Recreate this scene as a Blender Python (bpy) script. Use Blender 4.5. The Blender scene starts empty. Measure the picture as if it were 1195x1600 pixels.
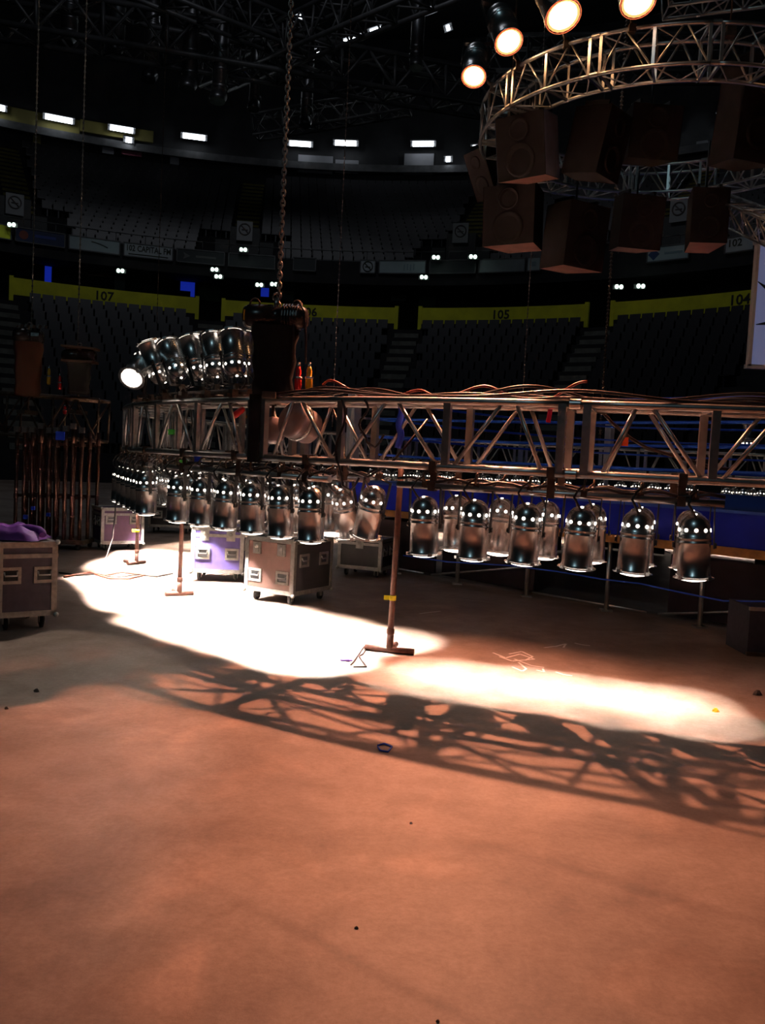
import bpy, math, random
from mathutils import Vector, Matrix
random.seed(7)
PI = math.pi; R = math.radians
col = bpy.context.scene.collection
scene = bpy.context.scene
# ------------------------------------------------------------ camera
F, W, H = 1350.0, 1195, 1600
CAMZ, PITCH, ROLL = 1.55, R(3.65), R(2.85)
fwd = Vector((0, math.cos(PITCH), -math.sin(PITCH)))
r0 = Vector((1, 0, 0)); u0 = Vector((0, math.sin(PITCH), math.cos(PITCH)))
cr, sr = math.cos(ROLL), math.sin(ROLL)
rv = r0 * cr + u0 * sr
uv = -r0 * sr + u0 * cr
cam = bpy.data.objects.new('camera', bpy.data.cameras.new('camera'))
m = Matrix((rv, uv, -fwd)).transposed().to_4x4(); m.translation = (0, 0, CAMZ)
cam.matrix_world = m
cam.data.sensor_fit = 'HORIZONTAL'; cam.data.sensor_width = 36; cam.data.lens = 36 * F / W
cam.data.clip_end = 300
col.objects.link(cam); scene.camera = cam
# ------------------------------------------------------------ world, exposure
w = bpy.data.worlds.new('world'); scene.world = w; w.use_nodes = True
w.node_tree.nodes['Background'].inputs[0].default_value = (0.35, 0.42, 0.6, 1)
w.node_tree.nodes['Background'].inputs[1].default_value = 0.002
vs = scene.view_settings
vs.view_transform = 'Standard'; vs.look = 'None'; vs.gamma = 1; vs.exposure = 0; vs.use_curve_mapping = False
WARM = (1.0, 0.37, 0.20)
OVER_POWER = 430.0        # each overhead can on the flown ring
PAR_POWER = 100.0          # each par can on the low rig
HOUSE_POWER = 300.0
def light_area(name, loc, target, size, power, colr):
    d = bpy.data.lights.new(name, 'AREA'); d.energy = power; d.color = colr; d.shape = 'DISK'; d.size = size
    o = bpy.data.objects.new(name, d); o.location = loc
    o.rotation_euler = (Vector(target) - Vector(loc)).to_track_quat('-Z', 'Y').to_euler(); col.objects.link(o); return o
# arena house light, very dim, high under the roof
light_area('house_light', (-4, 22, 25), (-4, 34, 8), 6.0, HOUSE_POWER, (0.85, 0.9, 1.0))
light_area('dome_fill_light', (-6, -8, 14), (0, 8, 1.5), 3.0, 110, (0.55, 0.88, 1.0))  # unseen lamp added behind the camera for teal reflections on can domes
# ------------------------------------------------------------ pixel helpers
def ray(px, py):
    return (rv * ((px - W / 2) / F) - uv * ((py - H / 2) / F) + fwd)
O = Vector((0, 0, CAMZ))
def at(px, py, Y):
    d = ray(px, py); return O + d * (Y / d.y)
def ground(px, py, z=0.0):
    d = ray(px, py); return O + d * ((z - CAMZ) / d.z)
def proj(P):
    q = Vector(P) - O; z = q.dot(fwd)
    return W / 2 + F * q.dot(rv) / z, H / 2 - F * q.dot(uv) / z
BC = Vector((-4.6, 18.0))
def hitR(px, py, Rr):
    d = ray(px, py); a = d.x * d.x + d.y * d.y
    ox, oy = O.x - BC.x, O.y - BC.y
    b = 2 * (d.x * ox + d.y * oy); c = ox * ox + oy * oy - Rr * Rr
    t = (-b + math.sqrt(b * b - 4 * a * c)) / (2 * a); return O + d * t
def bangle(p): return math.atan2(p.y - BC.y, p.x - BC.x)
def bpt(a, Rr, z): return Vector((BC.x + Rr * math.cos(a), BC.y + Rr * math.sin(a), z))
# ------------------------------------------------------------ materials
MT = {}
def mat(name, c, rough=0.6, metal=0.0, emit=None, es=0.0, noise=0.0, nscale=20, bump=0.0, alpha=None, c2=None):
    if name in MT: return MT[name]
    M = bpy.data.materials.new(name); M.use_nodes = True; nt = M.node_tree; b = nt.nodes['Principled BSDF']
    b.inputs['Base Color'].default_value = (*c, 1); b.inputs['Roughness'].default_value = rough; b.inputs['Metallic'].default_value = metal
    tc = nt.nodes.new('ShaderNodeTexCoord'); nz = nt.nodes.new('ShaderNodeTexNoise')
    nz.inputs['Scale'].default_value = nscale; nz.inputs['Detail'].default_value = 4
    nt.links.new(tc.outputs['Object'], nz.inputs['Vector'])
    mx = nt.nodes.new('ShaderNodeMixRGB'); rp = nt.nodes.new('ShaderNodeValToRGB')
    rp.color_ramp.elements[0].position = 0.35; rp.color_ramp.elements[1].position = 0.7
    nt.links.new(nz.outputs['Fac'], rp.inputs[0]); nt.links.new(rp.outputs[0], mx.inputs[0])
    k = 1 - noise
    mx.inputs[1].default_value = (*[x * k for x in c], 1) if c2 is None else (*c2, 1)
    mx.inputs[2].default_value = (*c, 1)
    nt.links.new(mx.outputs[0], b.inputs['Base Color'])
    if bump:
        bp = nt.nodes.new('ShaderNodeBump'); bp.inputs['Strength'].default_value = bump; bp.inputs['Distance'].default_value = 0.01
        nt.links.new(nz.outputs['Fac'], bp.inputs['Height']); nt.links.new(bp.outputs[0], b.inputs['Normal'])
    if emit:
        b.inputs['Emission Color'].default_value = (*emit, 1); b.inputs['Emission Strength'].default_value = es
    MT[name] = M; return M
chrome = mat('polished_aluminium', (0.84, 0.84, 0.84), 0.27, 0.92, noise=0.25, nscale=9)
alu = mat('brushed_aluminium', (0.80, 0.78, 0.76), 0.34, 0.92, noise=0.25, nscale=14)
edgealu = mat('case_edging', (0.75, 0.72, 0.66), 0.38, 0.75, noise=0.3, nscale=30)
black = mat('black_paint', (0.02, 0.02, 0.022), 0.5, noise=0.3)
blackcloth = mat('black_cloth', (0.012, 0.012, 0.013), 0.95, noise=0.3)
blackgloss = mat('black_enamel', (0.03, 0.025, 0.025), 0.25, noise=0.2)
rubber = mat('rubber', (0.025, 0.025, 0.025), 0.8)
cablem = mat('cable_rubber', (0.03, 0.018, 0.018), 0.35, noise=0.3)
bluecable = mat('blue_cable', (0.03, 0.12, 0.8), 0.5)
steel = mat('dark_steel', (0.18, 0.12, 0.09), 0.5, 0.6, noise=0.5, nscale=18)
rust = mat('brown_steel', (0.09, 0.035, 0.025), 0.5, 0.5, noise=0.5, nscale=25)
chainm = mat('chain_steel', (0.62, 0.50, 0.46), 0.35, 0.9, noise=0.3, nscale=60)
redm = mat('red_plastic', (0.7, 0.02, 0.02), 0.4)
yelm = mat('yellow_plastic', (0.9, 0.45, 0.02), 0.4)
yeltape = mat('yellow_tape', (0.95, 0.75, 0.02), 0.5)
bluetape = mat('blue_tape', (0.01, 0.05, 0.6), 0.5)
purpletape = mat('purple_tape', (0.25, 0.12, 0.6), 0.5)
greentape = mat('green_tape', (0.1, 0.7, 0.08), 0.5)
lens_on = mat('lit_lamp_face', (1, 0.9, 0.8), 0.4, emit=(1, 0.86, 0.74), es=3.5)
vent_on = mat('lit_vent', (1, 0.9, 0.8), 0.4, emit=(1, 0.90, 0.80), es=4)
over_lens = mat('warm_lamp_face', (1, 0.7, 0.5), 0.4, emit=(1, 0.55, 0.25), es=20)
over_rim = mat('warm_reflector_glow', (1, 0.5, 0.3), 0.4, emit=(1, 0.16, 0.05), es=3)  # reflector rim made emissive to imitate the orange-red glow
tube_on = mat('fluorescent_tube', (1, 1, 1), 0.4, emit=(0.85, 0.93, 1.0), es=8)
green_on = mat('emergency_lamp', (0.8, 1, 0.9), 0.4, emit=(0.75, 1.0, 0.85), es=3)
blue_on = mat('blue_screen', (0.05, 0.1, 0.8), 0.4, emit=(0.02, 0.06, 1.0), es=0.2)
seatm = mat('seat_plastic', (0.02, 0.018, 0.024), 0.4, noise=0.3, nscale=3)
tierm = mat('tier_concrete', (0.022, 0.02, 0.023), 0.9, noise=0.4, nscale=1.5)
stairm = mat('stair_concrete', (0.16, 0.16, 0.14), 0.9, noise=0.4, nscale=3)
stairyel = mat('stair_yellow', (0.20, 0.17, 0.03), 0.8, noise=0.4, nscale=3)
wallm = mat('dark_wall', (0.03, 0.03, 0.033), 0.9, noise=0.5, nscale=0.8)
wallpale = mat('pale_wall', (0.22, 0.22, 0.24), 0.8, noise=0.3, nscale=0.8)
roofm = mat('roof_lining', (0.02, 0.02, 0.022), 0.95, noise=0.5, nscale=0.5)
roofsteel = mat('roof_steel', (0.11, 0.11, 0.115), 0.5, 0.4, noise=0.4, nscale=2)
ductm = mat('duct_metal', (0.20, 0.20, 0.21), 0.35, 0.9, noise=0.3, nscale=3)
railyel = mat('barrier_yellow', (0.85, 0.82, 0.015), 0.6, noise=0.25, nscale=1.2)
darktxt = mat('dark_lettering', (0.03, 0.03, 0.02), 0.7)
paletxt = mat('pale_lettering', (0.5, 0.5, 0.5), 0.7)
panelblue = mat('board_pale_blue', (0.38, 0.47, 0.5), 0.6, noise=0.2, nscale=1)
panelwhite = mat('board_white', (0.46, 0.5, 0.53), 0.6, noise=0.2, nscale=1)
paneldark = mat('board_dark', (0.03, 0.035, 0.04), 0.6, noise=0.3, nscale=1)
panelnavy = mat('board_navy', (0.02, 0.035, 0.12), 0.6, noise=0.3, nscale=1)
olive = mat('olive_panel', (0.20, 0.17, 0.04), 0.8, noise=0.4, nscale=0.6)
greenwall = mat('green_wall', (0.10, 0.14, 0.08), 0.8, noise=0.3, nscale=1)
skyblue = mat('apron_blue', (0.0, 0.012, 0.42), 0.45, noise=0.2, nscale=4)
ropeblue = mat('rope_blue', (0.015, 0.14, 0.9), 0.5)
skirt = mat('ring_skirt', (0.035, 0.025, 0.03), 0.8, noise=0.4, nscale=3)
edgewood = mat('orange_board', (0.65, 0.28, 0.06), 0.6, noise=0.4, nscale=12)
postwhite = mat('white_padding', (0.75, 0.72, 0.72), 0.5, noise=0.1)
canvas = mat('ring_canvas', (0.05, 0.12, 0.5), 0.8)
spk = mat('speaker_paint', (0.013, 0.009, 0.009), 0.92, noise=0.3, nscale=8)
spklit = mat('speaker_lit_side', (0.42, 0.45, 0.62), 0.6, noise=0.3, nscale=6)  # bluish light on the speaker side, put into its base colour
spkcone = mat('speaker_cone', (0.016, 0.011, 0.010), 0.85)
salmon = mat('underside_bounce_tint', (0.55, 0.26, 0.20), 0.7, noise=0.3, nscale=5)  # light bounced off the floor, painted into the speaker undersides
screenm = mat('screen_face', (0.42, 0.46, 0.62), 0.6, emit=(0.20, 0.24, 0.48), es=0.30, noise=0.15, nscale=1)
chalk = mat('chalk', (0.75, 0.68, 0.66), 0.9)
cloth_purple = mat('purple_cloth', (0.22, 0.05, 0.42), 0.6, noise=0.4, nscale=14)
panelcoal = mat('case_panel_charcoal', (0.10, 0.075, 0.10), 0.45, noise=0.3, nscale=14)
panelbrown = mat('case_panel_brown', (0.14, 0.075, 0.06), 0.45, noise=0.3, nscale=14)
panelpurple = mat('case_panel_violet', (0.16, 0.12, 0.42), 0.45, noise=0.3, nscale=14)
panelblack = mat('case_panel_black', (0.022, 0.018, 0.02), 0.5, noise=0.3, nscale=14)
drumm = mat('grey_drum', (0.50, 0.40, 0.42), 0.35, 0.5, noise=0.3, nscale=8)
stone = mat('grit', (0.08, 0.06, 0.05), 0.8)

for m_ in (skyblue, canvas, spk, spkcone, blackcloth, skirt): m_.node_tree.nodes['Principled BSDF'].inputs['Specular IOR Level'].default_value = 0.12
def floor_material():
    M = bpy.data.materials.new('concrete_floor'); M.use_nodes = True; nt = M.node_tree; N = nt.nodes; L = nt.links
    b = N['Principled BSDF']; tc = N.new('ShaderNodeTexCoord')
    def noise(s, d=6, rough=0.6, dist=0.0):
        n = N.new('ShaderNodeTexNoise'); n.inputs['Scale'].default_value = s; n.inputs['Detail'].default_value = d
        n.inputs['Roughness'].default_value = rough; n.inputs['Distortion'].default_value = dist
        L.new(tc.outputs['Object'], n.inputs['Vector']); return n
    def ramp(src, a, b_, ca, cb):
        r = N.new('ShaderNodeValToRGB'); r.color_ramp.elements[0].position = a; r.color_ramp.elements[1].position = b_
        r.color_ramp.elements[0].color = (*ca, 1); r.color_ramp.elements[1].color = (*cb, 1); L.new(src, r.inputs[0]); return r
    def mul(a, b_, f=1.0):
        x = N.new('ShaderNodeMixRGB'); x.blend_type = 'MULTIPLY'; x.inputs[0].default_value = f; L.new(a, x.inputs[1]); L.new(b_, x.inputs[2]); return x
    big = ramp(noise(0.7, 5, 0.6, 0.6).outputs['Fac'], 0.36, 0.62, (0.26, 0.185, 0.15), (0.42, 0.325, 0.28))
    mid = ramp(noise(3.2, 8, 0.7, 0.3).outputs['Fac'], 0.35, 0.6, (0.74, 0.71, 0.69), (1, 1, 1))
    fine = ramp(noise(38, 6, 0.8).outputs['Fac'], 0.32, 0.62, (0.78, 0.76, 0.75), (1, 1, 1))
    x = mul(mul(big.outputs[0], mid.outputs[0]).outputs[0], fine.outputs[0])
    # straight darker bands crossing the slab
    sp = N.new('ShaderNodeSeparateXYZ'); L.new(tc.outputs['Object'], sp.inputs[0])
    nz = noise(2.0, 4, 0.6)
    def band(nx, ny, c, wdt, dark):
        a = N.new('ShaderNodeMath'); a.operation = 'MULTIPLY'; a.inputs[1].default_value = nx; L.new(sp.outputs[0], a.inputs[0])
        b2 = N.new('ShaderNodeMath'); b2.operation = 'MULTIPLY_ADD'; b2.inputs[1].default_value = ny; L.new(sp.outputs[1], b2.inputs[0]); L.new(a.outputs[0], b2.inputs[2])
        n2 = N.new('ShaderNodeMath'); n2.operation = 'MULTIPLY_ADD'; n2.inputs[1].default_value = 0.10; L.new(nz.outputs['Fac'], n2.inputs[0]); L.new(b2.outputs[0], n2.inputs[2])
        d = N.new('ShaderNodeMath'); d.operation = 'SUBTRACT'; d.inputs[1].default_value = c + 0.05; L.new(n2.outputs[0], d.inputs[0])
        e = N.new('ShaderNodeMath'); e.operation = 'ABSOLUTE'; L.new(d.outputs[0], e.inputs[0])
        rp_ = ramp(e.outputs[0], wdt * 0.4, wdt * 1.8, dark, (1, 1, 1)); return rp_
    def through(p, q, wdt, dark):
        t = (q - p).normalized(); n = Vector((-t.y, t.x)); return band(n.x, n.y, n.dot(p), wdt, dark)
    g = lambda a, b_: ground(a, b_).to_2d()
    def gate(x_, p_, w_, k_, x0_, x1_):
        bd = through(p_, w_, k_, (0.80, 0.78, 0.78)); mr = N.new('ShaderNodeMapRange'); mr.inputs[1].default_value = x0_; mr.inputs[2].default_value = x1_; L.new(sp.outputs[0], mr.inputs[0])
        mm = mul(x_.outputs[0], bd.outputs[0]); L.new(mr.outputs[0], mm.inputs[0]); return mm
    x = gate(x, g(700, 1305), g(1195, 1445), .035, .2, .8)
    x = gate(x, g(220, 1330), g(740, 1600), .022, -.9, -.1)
    # dusty pale blots
    dust = ramp(noise(1.3, 3, 0.5, 1.2).outputs['Fac'], 0.56, 0.70, (1, 1, 1), (1.25, 1.2, 1.16))
    x = mul(x.outputs[0], dust.outputs[0])
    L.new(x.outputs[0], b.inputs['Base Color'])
    rr = N.new('ShaderNodeMapRange'); rr.inputs[3].default_value = 0.42; rr.inputs[4].default_value = 0.68
    L.new(noise(1.6, 4).outputs['Fac'], rr.inputs[0]); L.new(rr.outputs[0], b.inputs['Roughness'])
    b.inputs['Specular IOR Level'].default_value = 0.35
    bp = N.new('ShaderNodeBump'); bp.inputs['Strength'].default_value = 0.25; bp.inputs['Distance'].default_value = 0.004
    L.new(noise(60, 6, 0.7).outputs['Fac'], bp.inputs['Height']); L.new(bp.outputs[0], b.inputs['Normal'])
    return M
# ------------------------------------------------------------ mesh builder
class MB:
    def __init__(s): s.v = []; s.f = []; s.sm = []
    def add(s, vs_, fs, smooth=False):
        n = len(s.v); s.v += [Vector(q) for q in vs_]
        for f in fs: s.f.append([i + n for i in f]); s.sm.append(smooth)
        return s
    def box(s, c, size, mtx=None, bev=0):
        c = Vector(c); x, y, z = [k / 2 for k in size]
        P = [Vector((a * x, b * y, d * z)) for d in (-1, 1) for b in (-1, 1) for a in (-1, 1)]
        if mtx is not None: P = [mtx @ p for p in P]
        P = [p + c for p in P]
        return s.add(P, [(0, 2, 3, 1), (4, 5, 7, 6), (0, 1, 5, 4), (2, 6, 7, 3), (0, 4, 6, 2), (1, 3, 7, 5)])
    def tube(s, p, q, r, n=8, r2=None, cap=True):
        return s.path([p, q], r, n, cap, r2)
    def path(s, pts, r, n=8, cap=True, r2=None):
        pts = [Vector(p) for p in pts]; base = len(s.v); k = len(pts); prev = None
        for i, p in enumerate(pts):
            t = (pts[min(i + 1, k - 1)] - pts[max(i - 1, 0)]).normalized()
            a = (prev if prev is not None else (Vector((0, 0, 1)) if abs(t.z) < 0.9 else Vector((1, 0, 0))))
            a = (a - t * a.dot(t)).normalized(); prev = a; b = t.cross(a)
            rr = r if r2 is None else r + (r2 - r) * i / (k - 1)
            for j in range(n):
                an = 2 * PI * j / n; s.v.append(p + (a * math.cos(an) + b * math.sin(an)) * rr)
        for i in range(k - 1):
            for j in range(n):
                j2 = (j + 1) % n; s.f.append([base + i * n + j, base + i * n + j2, base + (i + 1) * n + j2, base + (i + 1) * n + j]); s.sm.append(True)
        if cap:
            s.f.append([base + j for j in range(n)][::-1]); s.sm.append(False)
            s.f.append([base + (k - 1) * n + j for j in range(n)]); s.sm.append(False)
        return s
    def lathe(s, prof, n=20, mtx=None, smooth=True):
        base = len(s.v); mtx = mtx or Matrix()
        for (r, z) in prof:
            for j in range(n):
                an = 2 * PI * j / n; s.v.append(mtx @ Vector((r * math.cos(an), r * math.sin(an), z)))
        for i in range(len(prof) - 1):
            for j in range(n):
                j2 = (j + 1) % n; s.f.append([base + i * n + j, base + i * n + j2, base + (i + 1) * n + j2, base + (i + 1) * n + j]); s.sm.append(smooth)
        return s
    def disc(s, c, nrm, r, n=12):
        q = Vector(nrm).to_track_quat('Z', 'Y'); c = Vector(c)
        return s.add([c + q @ Vector((r * math.cos(2 * PI * j / n), r * math.sin(2 * PI * j / n), 0)) for j in range(n)], [list(range(n))])
    def build(s, name, material, parent=None, world=True):
        me = bpy.data.meshes.new(name)
        V = s.v
        if parent is not None and world:
            inv = WM[parent.name].inverted(); V = [inv @ p for p in V]
        me.from_pydata([tuple(p) for p in V], [], s.f)
        me.polygons.foreach_set('use_smooth', s.sm); me.materials.append(material); me.update()
        o = bpy.data.objects.new(name, me); col.objects.link(o)
        if parent is not None: o.parent = parent; WM[o.name] = WM[parent.name].copy() if parent.name in WM else Matrix()
        else: WM[o.name] = Matrix()
        return o
WM = {}
def tag(o, label=None, cat=None, group=None, kind=None):
    if label: o['label'] = label
    if cat: o['category'] = cat
    if group: o['group'] = group
    if kind: o['kind'] = kind
    return o
def thing(name, label, cat, loc=(0, 0, 0), rz=0.0, group=None):
    o = bpy.data.objects.new(name, None); o.empty_display_size = 0.1; col.objects.link(o)
    o.location = loc; o.rotation_euler = (0, 0, rz)
    WM[o.name] = Matrix.Translation(Vector(loc)) @ Matrix.Rotation(rz, 4, 'Z')
    return tag(o, label, cat, group)
def single(name, mb, material, label, cat, loc=None, group=None):
    """one-mesh thing: built in world coordinates, origin moved to loc"""
    if loc is None:
        xs = [p.x for p in mb.v]; ys = [p.y for p in mb.v]; loc = ((min(xs) + max(xs)) / 2, (min(ys) + max(ys)) / 2, min(p.z for p in mb.v))
    loc = Vector(loc); mb.v = [p - loc for p in mb.v]
    o = mb.build(name, material); o.location = loc; return tag(o, label, cat, group)
def struct(name, mb, material, parent=None):
    o = mb.build(name, material, parent)
    if parent is None: o['kind'] = 'structure'
    return o
KIDS = {}
def kids(o):
    if o.name not in KIDS: KIDS[o.name] = list(o.children)
    return KIDS[o.name]
def copy_tree(o, parent=None):
    c = o.copy(); col.objects.link(c)
    if parent is not None: c.parent = parent
    for ch in kids(o): copy_tree(ch, c)
    return c
def text_mesh(body, size, name, material, parent, mtx, extrude=0.004):
    cu = bpy.data.curves.new('lettering', 'FONT'); cu.body = body; cu.size = size; cu.align_x = 'CENTER'; cu.align_y = 'CENTER'; cu.extrude = extrude; cu.resolution_u = 2; cu.offset = .012 * size / .6
    t = bpy.data.objects.new('lettering', cu); me = bpy.data.meshes.new_from_object(t); bpy.data.objects.remove(t); bpy.data.curves.remove(cu)
    me.transform((WM[parent.name].inverted() if parent is not None else Matrix()) @ mtx)
    me.materials.clear(); me.materials.append(material)
    o = bpy.data.objects.new(name, me); col.objects.link(o)
    if parent is not None: o.parent = parent
    return o
def facing(p, nrm, tilt=0.0):
    """matrix: X right as seen from the front, Y up, Z = normal"""
    n = Vector(nrm).normalized(); up = Vector((0, 0, 1)); x = up.cross(n).normalized(); y = n.cross(x)
    M = Matrix((x, y, n)).transposed().to_4x4(); M.translation = p; return M
# ============================================================ STRUCTURE
floor = MB(); floor.add([(-60, -25, 0), (60, -25, 0), (60, 70, 0), (-60, 70, 0)], [(0, 1, 2, 3)])
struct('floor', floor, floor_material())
A0, A1 = R(-25), R(205)
def sweep(prof, mb=None, n=110, a0=A0, a1=A1, smooth=False):
    mb = mb or MB(); k = len(prof); base = len(mb.v)
    for i in range(n + 1):
        a = a0 + (a1 - a0) * i / n
        for (r, z) in prof: mb.v.append(bpt(a, r, z))
    for i in range(n):
        for j in range(k - 1):
            q = base + i * k + j; mb.f.append([q, q + 1, q + k + 1, q + k]); mb.sm.append(smooth)
    return mb
LR0, LR1, LZ0, NL = 17.0, 24.0, 1.15, 15
LT, LRZ = (LR1 - LR0) / NL, 0.43
prof = [(LR0, 0), (LR0, LZ0)]
for i in range(NL): prof += [(LR0 + LT * (i + 1), LZ0 + LRZ * i), (LR0 + LT * (i + 1), LZ0 + LRZ * (i + 1))]
LTOP = LZ0 + LRZ * NL
prof += [(29.0, LTOP)]
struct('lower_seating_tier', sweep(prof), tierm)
UR0, UR1, UZ0, NU = 26.4, 38.0, 10.9, 20
UT, URZ = (UR1 - UR0) / NU, 0.375
prof = [(29.0, 10.1), (26.1, 10.1), (26.1, 11.2), (26.4, 11.2), (26.4, UZ0)]
for i in range(NU): prof += [(UR0 + UT * (i + 1), UZ0 + URZ * i), (UR0 + UT * (i + 1), UZ0 + URZ * (i + 1))]
UTOP = UZ0 + URZ * NU
prof += [(41.0, UTOP)]
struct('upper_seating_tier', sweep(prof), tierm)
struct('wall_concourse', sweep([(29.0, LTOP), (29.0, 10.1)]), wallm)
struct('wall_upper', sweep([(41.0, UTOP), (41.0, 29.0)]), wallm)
struct('trim_1', sweep([(40.9, UTOP + 1.9), (40.5, UTOP + 1.9), (40.5, UTOP + 2.35), (40.9, UTOP + 2.35)]), roofsteel)
c = MB(); c.add([(-60, -25, 29), (-60, 70, 29), (60, 70, 29), (60, -25, 29)], [(0, 1, 2, 3)]); struct('ceiling', c, roofm)
for nm, pts in (('wall_left', ((-60, -25), (-60, 70))), ('wall_right', ((60, 70), (60, -25))), ('wall_rear', ((60, -25), (-60, -25))), ('wall_far', ((-60, 70), (60, 70)))):
    (x0, y0), (x1, y1) = pts; q = MB(); q.add([(x0, y0, 0), (x1, y1, 0), (x1, y1, 29), (x0, y0, 29)], [(0, 1, 2, 3)]); struct(nm, q, wallm)
# pale patches of the upper back wall: each panel a piece of its own under the wall
wu = bpy.data.objects['wall_upper']
def wall_panel(px0, px1, py0, py1, m_, parent=wu, Rr=40.7, name='panel'):
    a, b = bangle(hitR(px0, py0, Rr)), bangle(hitR(px1, py0, Rr)); z1 = hitR((px0 + px1) / 2, py0, Rr).z; z0 = hitR((px0 + px1) / 2, py1, Rr).z
    q = MB(); n = 6; k = 0
    for i in range(n):
        t0, t1 = a + (b - a) * i / n, a + (b - a) * (i + 1) / n
        P = [bpt(t0, Rr, z0), bpt(t1, Rr, z0), bpt(t1, Rr, z1), bpt(t0, Rr, z1)] + [bpt(t0, Rr + .2, z0), bpt(t1, Rr + .2, z0), bpt(t1, Rr + .2, z1), bpt(t0, Rr + .2, z1)]
        q.add(P, [(0, 1, 2, 3), (0, 4, 5, 1), (3, 2, 6, 7), (0, 3, 7, 4), (1, 5, 6, 2)])
    return q.build(name, m_, parent, world=False)
wall_panel(-40, 125, 172, 204, olive); wall_panel(52, 64, 205, 225, olive)
wall_panel(125, 240, 196, 214, olive)
wall_panel(466, 520, 243, 270, wallpale); wall_panel(524, 560, 250, 270, wallpale); wall_panel(266, 280, 240, 257, wallpale)
wall_panel(632, 678, 240, 272, wallpale); wall_panel(1088, 1105, 220, 236, wallpale); wall_panel(160, 178, 224, 240, wallpale)
wall_panel(190, 222, 226, 243, mat('maroon_panel', (0.2, 0.03, 0.06), 0.7)); 
# concourse doorways / screens at the back of the lower bowl
wc = bpy.data.objects['wall_concourse']
for (p0, p1, q0, q1, m_) in ((655, 682, 445, 492, greenwall), (895, 938, 425, 460, greenwall), (915, 934, 418, 455, mat('pale_green_column', (0.45, 0.62, 0.45), 0.7)),
                             (612, 636, 438, 470, wallpale), (310, 345, 430, 470, greenwall), (180, 196, 425, 455, wallpale), (440, 460, 425, 470, wallpale)):
    wall_panel(p0, p1, q0, q1, m_, wc, 28.7)
def screen(px, py, wpx, hpx, lab):
    p = hitR(px, py, 28.2); a = bangle(p); n = Vector((-math.cos(a), -math.sin(a), 0)); s = (p - O).length / F
    t = thing('wall_screen', lab, 'screen', p)
    M = facing(p, n); q = MB(); q.box((0, 0, -.04), (wpx * s + .12, hpx * s + .12, .08)); q.v = [M @ v for v in q.v]; q.build('frame', black, t)
    q = MB(); q.box((0, 0, .005), (wpx * s, hpx * s, .02)); q.v = [M @ v for v in q.v]; q.build('display', blue_on, t)
screen(75, 433, 9, 30, 'blue glowing screen behind the yellow 107 barrier, far left')
screen(290, 447, 15, 14, 'wide blue glowing screen left of the aisle by barrier 107')
screen(301, 452, 6, 22, 'narrow blue glowing strip beside the wide blue screen')
screen(414, 452, 12, 22, 'blue glowing screen behind the chain hoist with hanging chain')
screen(1116, 417, 7, 4, 'small blue glowing display above the yellow 104 barrier')
# ------------------------------------------------------------ lower bowl barriers and stairs
AISLES = [bangle(hitR(px, py, LR1)) for px, py in ((330, 480), (638, 492), (938, 480))] + [bangle(hitR(6, 445, LR1))]
AISLES += [AISLES[2] - R(20.5), AISLES[2] - R(41), AISLES[3] + R(20.5), AISLES[3] + R(41)]
def stair(aset, w_m, r0_, r1_, z0, t, rz, n, material, nm):
    for a in aset:
        o = None
        for i in range(n):
            for h in (0, 1):
                rr = r0_ + t * (i + h * .5); z = z0 + rz * (i + (h - 1) * .5) ; hw = w_m / 2 / rr
                q = MB(); P = [bpt(a - hw, rr + .02, z), bpt(a + hw, rr + .02, z), bpt(a + hw, rr + t, z), bpt(a - hw, rr + t, z)]
                P2 = [p + Vector((0, 0, rz * .5 + .02)) for p in P]
                q.add(P + P2, [(0, 3, 2, 1), (4, 5, 6, 7), (0, 1, 5, 4), (1, 2, 6, 5), (2, 3, 7, 6), (3, 0, 4, 7)])
                if o is None: o = thing(nm, None, None, bpt(a, r0_, 0)); o['kind'] = 'structure'
                q.build('step', material, o)
stair(AISLES[:4], 1.15, LR0, LR1, LZ0, LT, LRZ, NL, stairm, 'aisle_stair')
AU = [bangle(hitR(px, 320, 32)) for px in (388, 742, 24, 1056)]
stair(AU, 1.3, UR0 + UT * 5, UR1, UZ0 + URZ * 5, UT, URZ, NU - 5, stairyel, 'upper_aisle_stair')
def barrier(pxa, pxb, num, numpx, lab):
    Rr = LR1 + 0.35; z0, z1 = 7.95, 8.70
    a = bangle(hitR(pxa, 475, Rr)); b = bangle(hitR(pxb, 475, Rr)); mid = bpt((a + b) / 2, Rr, z0)
    t = thing('barrier', lab, 'barrier', mid); n = 14; q = MB(); q2 = MB()
    for i in range(n):
        t0, t1 = a + (b - a) * i / n, a + (b - a) * (i + 1) / n
        P = [bpt(t0, Rr, z0), bpt(t1, Rr, z0), bpt(t1, Rr, z1), bpt(t0, Rr, z1)]
        P += [p + Vector((math.cos(t0), math.sin(t0), 0)) * .1 for p in P]
        q2.add([Vector((p.x, p.y, LTOP)) if k_ in (0, 1, 4, 5) else Vector((p.x, p.y, z0 - .01)) for k_, p in enumerate(P)], [(0, 1, 2, 3), (4, 7, 6, 5)])
        q.add(P, [(0, 1, 2, 3), (3, 2, 6, 7), (4, 7, 6, 5), (0, 3, 7, 4), (1, 5, 6, 2)])
    q.build('panel', railyel, t); q2.build('plinth', tierm, t)
    for e in (a, b):
        q = MB(); p = bpt(e, Rr + .05, (z0 + z1) / 2 - .1); q.box(p, (.18, .14, z1 - z0 + .35), Matrix.Rotation(e - PI / 2, 3, 'Z')); q.build('end_post', railyel, t)
    if num:
        an = bangle(hitR(numpx, 475, Rr)); p = bpt(an, Rr - .02, (z0 + z1) / 2 + .02)
        text_mesh(num, 0.56, 'lettering', darktxt, t, facing(p, (-math.cos(an), -math.sin(an), 0)) @ Matrix.Scale(1.05, 4, (1, 0, 0)))
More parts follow.
